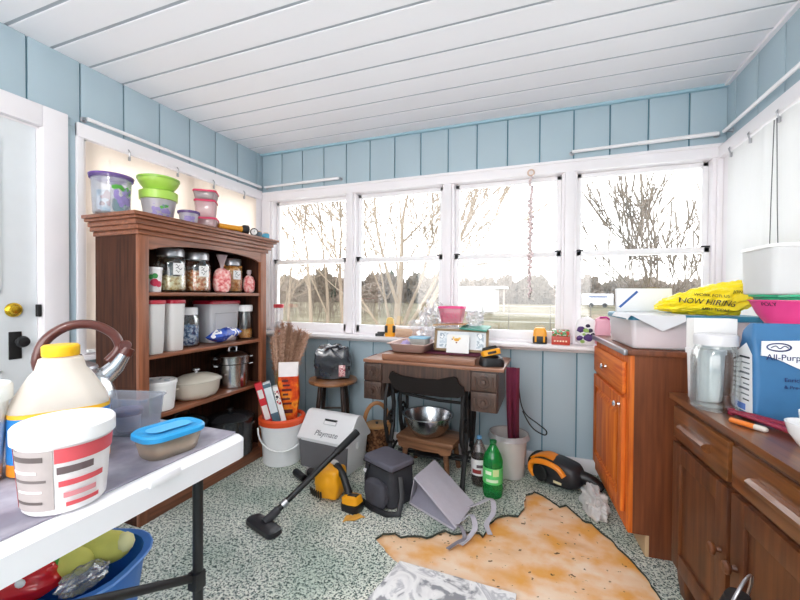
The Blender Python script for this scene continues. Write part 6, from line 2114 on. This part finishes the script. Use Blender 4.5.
for i, (ya, yb) in enumerate(((-0.410, -0.022), (-0.880, -0.432), (-1.325, -0.902))):
    yc, w2 = (ya + yb) / 2, yb - ya
    d_ = obj('drawer', MB().bx(-0.020, -0.0005, ya, yb, 0.618, 0.738, 0.006), SBH, sb)
    pw = 0.095 if i == 0 else 0.11
    q = MB().prism([(-0.020, 0.664), (-0.030, 0.662), (-0.044, 0.672), (-0.046, 0.684), (-0.036, 0.692), (-0.020, 0.692)], 'y', yc - pw, yc + pw)
    obj('pull', q, SBH, d_)
    dd = MB()
    fr_w = 0.065
    za, zb = 0.125, 0.600
    dd.bx(-0.020, -0.0005, ya, ya + fr_w, za, zb, 0.004).bx(-0.020, -0.0005, yb - fr_w, yb, za, zb, 0.004)
    dd.bx(-0.020, -0.0005, ya + fr_w - 0.003, yb - fr_w + 0.003, za, za + fr_w, 0.004).bx(-0.020, -0.0005, ya + fr_w - 0.003, yb - fr_w + 0.003, zb - fr_w, zb, 0.004)
    do = obj('door', dd, SBV, sb)
    obj('door_panel', MB().bx(-0.010, -0.001, ya + fr_w - 0.004, yb - fr_w + 0.004, za + fr_w - 0.004, zb - fr_w + 0.004), SBV, do)
    ky_ = ya + 0.075 if i == 0 else yb - 0.030
    if i == 0:
        ky_ = ya + 0.032
    q = MB().at((-0.020, ky_, 0.398), (0, R(-90), 0)).lathe([(0.010, 0), (0.007, 0.010), (0.018, 0.018), (0.019, 0.024), (0.013, 0.030), (0, 0.031)], 18)
    obj('knob', q, SBV, do)
ZB = 0.7805
# big empty jar
jar('big empty glass jar with white lid standing at the front of the brown sideboard', (2.892, -1.150, ZB), 0.068, 0.255, None, 0, mat('d4d3d6', 0.35, var=0.03), note=False, group=None, neck=0.80, lidh=0.022)
# white canister with a box of napkins on it
t = rtub('white_canister', 'white plastic canister behind the big empty glass jar on the sideboard', 'canister', (2.910, -1.020, ZB), 0.050, 0.056, 0.180, mat('f2f1f2', 0.4, var=0.02), mat('f0f0f2', 0.35, var=0.02), 0.018, 0.005)
t = T('napkin_pack', 'plain white pack of napkins on the white canister behind the glass jar', 'napkins', (2.925, -1.020, ZB + 0.1905), R(8))
q = MB()
for k in range(6):
    q.bx(-0.068, 0.068, -0.028 + 0.0092 * k, -0.0195 + 0.0092 * k, 0, 0.112, 0.001)
obj('stack', q, PAPER, t)
# flour bag
fx, fy = 3.035, -1.185
t = T('flour_bag', 'blue and white paper flour bag printed All-Purpose on the brown sideboard', 'bag', (fx, fy, ZB), R(4))
fw2, fd2 = 0.155, 0.095
rings = [rr(fw2 * 0.96, fd2 * 0.96, 0.012, 0), rr(fw2, fd2, 0.014, 0.01), rr(fw2 * 1.03, fd2 * 1.08, 0.018, 0.10), rr(fw2 * 1.0, fd2, 0.014, 0.215), rr(fw2 * 0.97, fd2 * 0.72, 0.012, 0.255), rr(fw2 * 0.90, fd2 * 0.35, 0.010, 0.290), rr(fw2 * 0.86, fd2 * 0.25, 0.008, 0.298)]
FBL = mat('38709f', 0.5, var=0.10, scale=20, bump=0.2, name='flour_blue')
sack = []
for i in range(len(rings) - 1):
    for k in range(4 if i else 1):
        f = k / (4 if i else 1)
        sack.append([Vector(a).lerp(Vector(b), f) for a, b in zip(rings[i], rings[i + 1])])
sack.append([Vector(a) for a in rings[-1]])
for r_i in sack:
    for v in r_i:
        s_ = min(1, v.z / 0.05) * (1.0 if v.z > 0.215 else 0.55)
        v.x += 0.007 * s_ * noise.noise(Vector((v.y * 30, v.z * 22, 1)))
        v.y += 0.004 * s_ * (noise.noise(Vector((v.x * 26, v.z * 26, 5))) - 0.3) * (-1 if v.y < 0 else 1)
obj('sack', MB().loft(sack), FBL, t, 60)
# white face of the front panel and white side panel with small print
q = MB()
n_ = 18
arc = [(0.070, 0.252)] + [(0.072 - 0.135 * k / n_, 0.155 + 0.045 * (1 - math.cos(PI * k / n_)) * 0.5 + 0.0) for k in range(n_ + 1)] + [(-0.062, 0.245)]
q.prism(arc, 'y', -fd2 * 0.54 - 0.0022, -fd2 * 0.54 + 0.002)
obj('front_patch', q, mat('eef1f3', 0.5, var=0.03), t)
q = MB().prism([(-fd2 * 0.50, 0.012), (fd2 * 0.46, 0.012), (fd2 * 0.46, 0.200), (-fd2 * 0.1, 0.235), (-fd2 * 0.42, 0.200)], 'x', -fw2 * 0.517 - 0.001, -fw2 * 0.517)
sd_ = obj('side_patch', q, mat('f1f2f4', 0.5, var=0.03), t)
for k in range(9):
    z = 0.185 - 0.017 * k
    q = MB().bx(-fw2 * 0.517 - 0.0018, -fw2 * 0.517 - 0.0011, -0.030, 0.022 - 0.010 * (k % 3), z, z + (0.004 if k % 3 else 0.006))
    obj('small_print', q, mat('6a7078', 0.5) if k % 4 else INK, sd_)
q = MB().bx(-fw2 * 0.517 - 0.0018, -fw2 * 0.517 - 0.0011, -0.012, 0.030, 0.016, 0.036)
obj('small_print', q, mat('5f86d8', 0.5), sd_)
NAVY = mat('1f2f66', 0.5, var=0.05, name='navy_print')
yf_ = -fd2 * 0.54 - 0.0026
q = MB().tube([(-0.020 + 0.030 * math.cos(a * PI / 12), yf_, 0.228 + 0.012 * math.sin(a * PI / 12)) for a in range(24)], 0.0022, 5, closed=True)
q.tube(curve([(-0.040, yf_, 0.226), (-0.028, yf_, 0.232), (-0.018, yf_, 0.224), (-0.006, yf_, 0.232), (0.004, yf_, 0.226)]), 0.0016, 5)
obj('emblem', q, NAVY, t)
text('All-Purpose', 0.026, (0.010, yf_ - 0.0004, 0.196), (R(90), 0, 0), NAVY, t, 0.0004)
text('Enriched', 0.018, (0.026, yf_ - 0.0012, 0.128), (R(90), 0, 0), NAVY, t, 0.0004)
text('& Pre-sifted', 0.015, (0.030, yf_ - 0.0016, 0.106), (R(90), 0, 0), NAVY, t, 0.0004)
# white box beneath the bowls
t = tub('white_box', 'plain white lidded box under the pink bowl beside the flour bag', 'box', (3.200, -0.985, ZB), R(2), 0.20, 0.18, 0.262, 0.015, 0.97, WPLAST, WPLAST, 0.016, 0.004)
zbx = ZB + 0.2785
t = T('plastic_bowl', 'large pink plastic bowl with scrawled black letters at the right of the cabinet tops', 'bowl', (3.188, -0.955, zbx), face(3.188, -0.955))
obj('body', MB().lathe([(0.066, 0), (0.070, 0.003), (0.098, 0.045), (0.116, 0.088), (0.122, 0.090), (0.122, 0.094), (0.112, 0.090), (0.094, 0.046), (0.066, 0.006), (0, 0.005)], 40), mat('e8478f', 0.35, var=0.06, name='hot_pink_plastic'), t)
obj('base_ring', MB().lathe([(0.064, 0.0003), (0.0715, 0.0003), (0.0735, 0.006), (0.068, 0.006)], 36, cap0=False, cap1=False), mat('8a4fa8', 0.4), t)
tx = text('POLY', 0.020, (0, 0, 0), (0, 0, 0), INK, t, 0.0003)
for v in tx.data.vertices:
    z = 0.078 + v.co.y * 0.9
    r = 0.098 + (z - 0.045) * (0.018 / 0.043) + 0.0015 + v.co.z
    a = -0.55 + v.co.x / r
    v.co = Vector((r * math.sin(a), -r * math.cos(a), z))
t = T('plastic_bowl', 'green plastic bowl nested inside the large pink bowl', 'bowl', (3.188, -0.955, zbx + 0.014), face(3.188, -0.955))
obj('body', MB().lathe([(0.056, 0), (0.060, 0.003), (0.088, 0.045), (0.106, 0.090), (0.118, 0.092), (0.119, 0.099), (0.104, 0.094), (0.084, 0.046), (0.056, 0.006), (0, 0.005)], 40), mat('43b88a', 0.35, var=0.06, name='sea_green_plastic'), t)
q = MB().box((-0.02, -0.119, 0.094), (0.03, 0.006, 0.010), 0.002)
obj('grip', q, mat('38a87c', 0.35), t)
# big white bin on the bowls
t = tub('storage_bin', 'big translucent white bin standing on the green bowl against the right wall', 'bin', (3.192, -0.955, zbx + 0.1135), R(0), 0.225, 0.225, 0.165, 0.02, 0.97, clear('white_bin_plastic', 'ffffff', 0.1, 0.86, 'fdfdfd', 0.2), WPLAST, 0.012, 0.004)

# red tongs and other small things in front of the flour bag
t = T('tongs', 'pair of dark red kitchen tongs lying on the sideboard in front of the flour bag', 'tongs', (2.965, -1.310, ZB), R(-64))
for s in (-1, 1):
    q = MB().tube([(-0.115, s * 0.004, 0.010), (-0.05, s * 0.012, 0.014), (0.05, s * 0.022, 0.014), (0.130, s * 0.028, 0.010)], [0.007, 0.009, 0.010, 0.009], 8, flat=0.8)
    obj('arm', q, mat('8e1f3a', 0.35, var=0.08, name='dark_red_plastic'), t)
obj('hinge', MB().lathe([(0.010, 0), (0.010, 0.020), (0, 0.021)], 12, c=(-0.112, 0, 0)), mat('8e1f3a', 0.35, var=0.08), t)
t = T('round_magnet', 'small black round knob lying at the foot of the flour bag', 'knob', (2.945, -1.238, ZB), 0)
obj('disc', MB().lathe([(0.010, 0), (0.013, 0.003), (0.013, 0.012), (0, 0.015)], 16), BLACK, t)
t = T('marker_pen', 'short orange marker pen lying on the sideboard edge beside the red tongs', 'pen', (2.900, -1.345, ZB + 0.0085), R(-55))
obj('barrel', MB().at((0, 0, 0), (0, R(90), 0)).lathe([(0.006, -0.045), (0.008, -0.042), (0.008, 0.02), (0, 0.02)], 14), mat('e07a30', 0.4, var=0.08), t)
obj('cap', MB().at((0, 0, 0), (0, R(90), 0)).lathe([(0.0082, 0.0202), (0.0082, 0.045), (0.005, 0.05), (0, 0.05)], 14), mat('c9c0b8', 0.4), t)
t = T('serving_spoon', 'pale plastic spoon lying across the sideboard behind the red tongs', 'spoon', (3.035, -1.335, ZB + 0.004), R(-40))
obj('handle', MB().tube([(-0.06, 0, 0.004), (0.04, 0, 0.004)], 0.0045, 8), mat('d9d5cf', 0.4), t)
obj('bowl', MB().lathe([(0.014, 0.0), (0.018, 0.006), (0.016, 0.006), (0, 0.002)], 16, c=(0.055, 0, -0.002), sx=1.3), mat('d9d5cf', 0.4), t)
t = T('white_bowl', 'white bowl cut by the right edge of the photo on the sideboard', 'bowl', (2.985, -1.475, ZB), 0)
obj('body', MB().lathe([(0.030, 0), (0.034, 0.004), (0.050, 0.030), (0.058, 0.060), (0.055, 0.060), (0.046, 0.030), (0.03, 0.007), (0, 0.006)], 32), mat('f3f4f5', 0.25, var=0.02, coat=0.4), t)
t = T('white_cup', 'white plastic cup standing in the white bowl at the right edge of the photo', 'cup', (2.985, -1.475, ZB + 0.0062), 0)
obj('body', MB().lathe([(0.022, 0), (0.024, 0.002), (0.032, 0.085), (0.030, 0.085), (0.022, 0.005), (0, 0.005)], 28), mat('f0f1f3', 0.3, var=0.02), t)
# work tool on the floor before the sideboard
t = T('work_light', 'black and yellow tool with a wire bail standing on the floor before the sideboard', 'power tool', (2.795, -1.565, -0.0115), R(50))
q = MB().loft([rr(0.11, 0.10, 0.03, 0), rr(0.115, 0.105, 0.03, 0.02), rr(0.11, 0.09, 0.03, 0.30), rr(0.09, 0.07, 0.03, 0.395), rr(0.06, 0.045, 0.02, 0.430)])
obj('body', q, BLACK, t)
q = MB().prism([(-0.046, 0.05), (0.0, 0.05), (0.010, 0.31), (-0.012, 0.405), (-0.034, 0.405)], 'y', -0.056, -0.030)
obj('yellow_panel', q, YEL, t)
q = MB().prism([(0.0, 0.378), (0.03, 0.372), (0.036, 0.40), (0.0, 0.408)], 'y', -0.044, -0.02)
obj('trigger', q, YEL, t)
q = MB().tube([(-0.062, 0, 0.345)] + [(-0.062 * math.cos(PI * k / 10), -0.02 * math.sin(PI * k / 10), 0.405 + 0.085 * math.sin(PI * k / 10)) for k in range(11)] + [(0.062, 0, 0.32)], 0.0035, 8)
obj('bail', q, ALU, t)

# ============================================================ ADDED FILL LAMP, UNSEEN BEHIND THE CAMERA
lt = T('added_fill_lamp', 'added unseen lamp behind the camera that brightens the room', 'fill lamp', (1.75, -3.15, H), 0)
obj('base', MB().lathe([(0.15, -0.03), (0.16, -0.02), (0.16, 0.0), (0, 0)], 32), WHITE, lt)
pl = bpy.data.lights.new('added_fill_light', 'POINT')
pl.energy = 7
pl.shadow_soft_size = 0.14
pl.color = (1.0, 0.96, 0.91)
po = bpy.data.objects.new('added_fill_light', pl)
COL.objects.link(po)
po.location = (0, 0, -0.28)
po.parent = lt
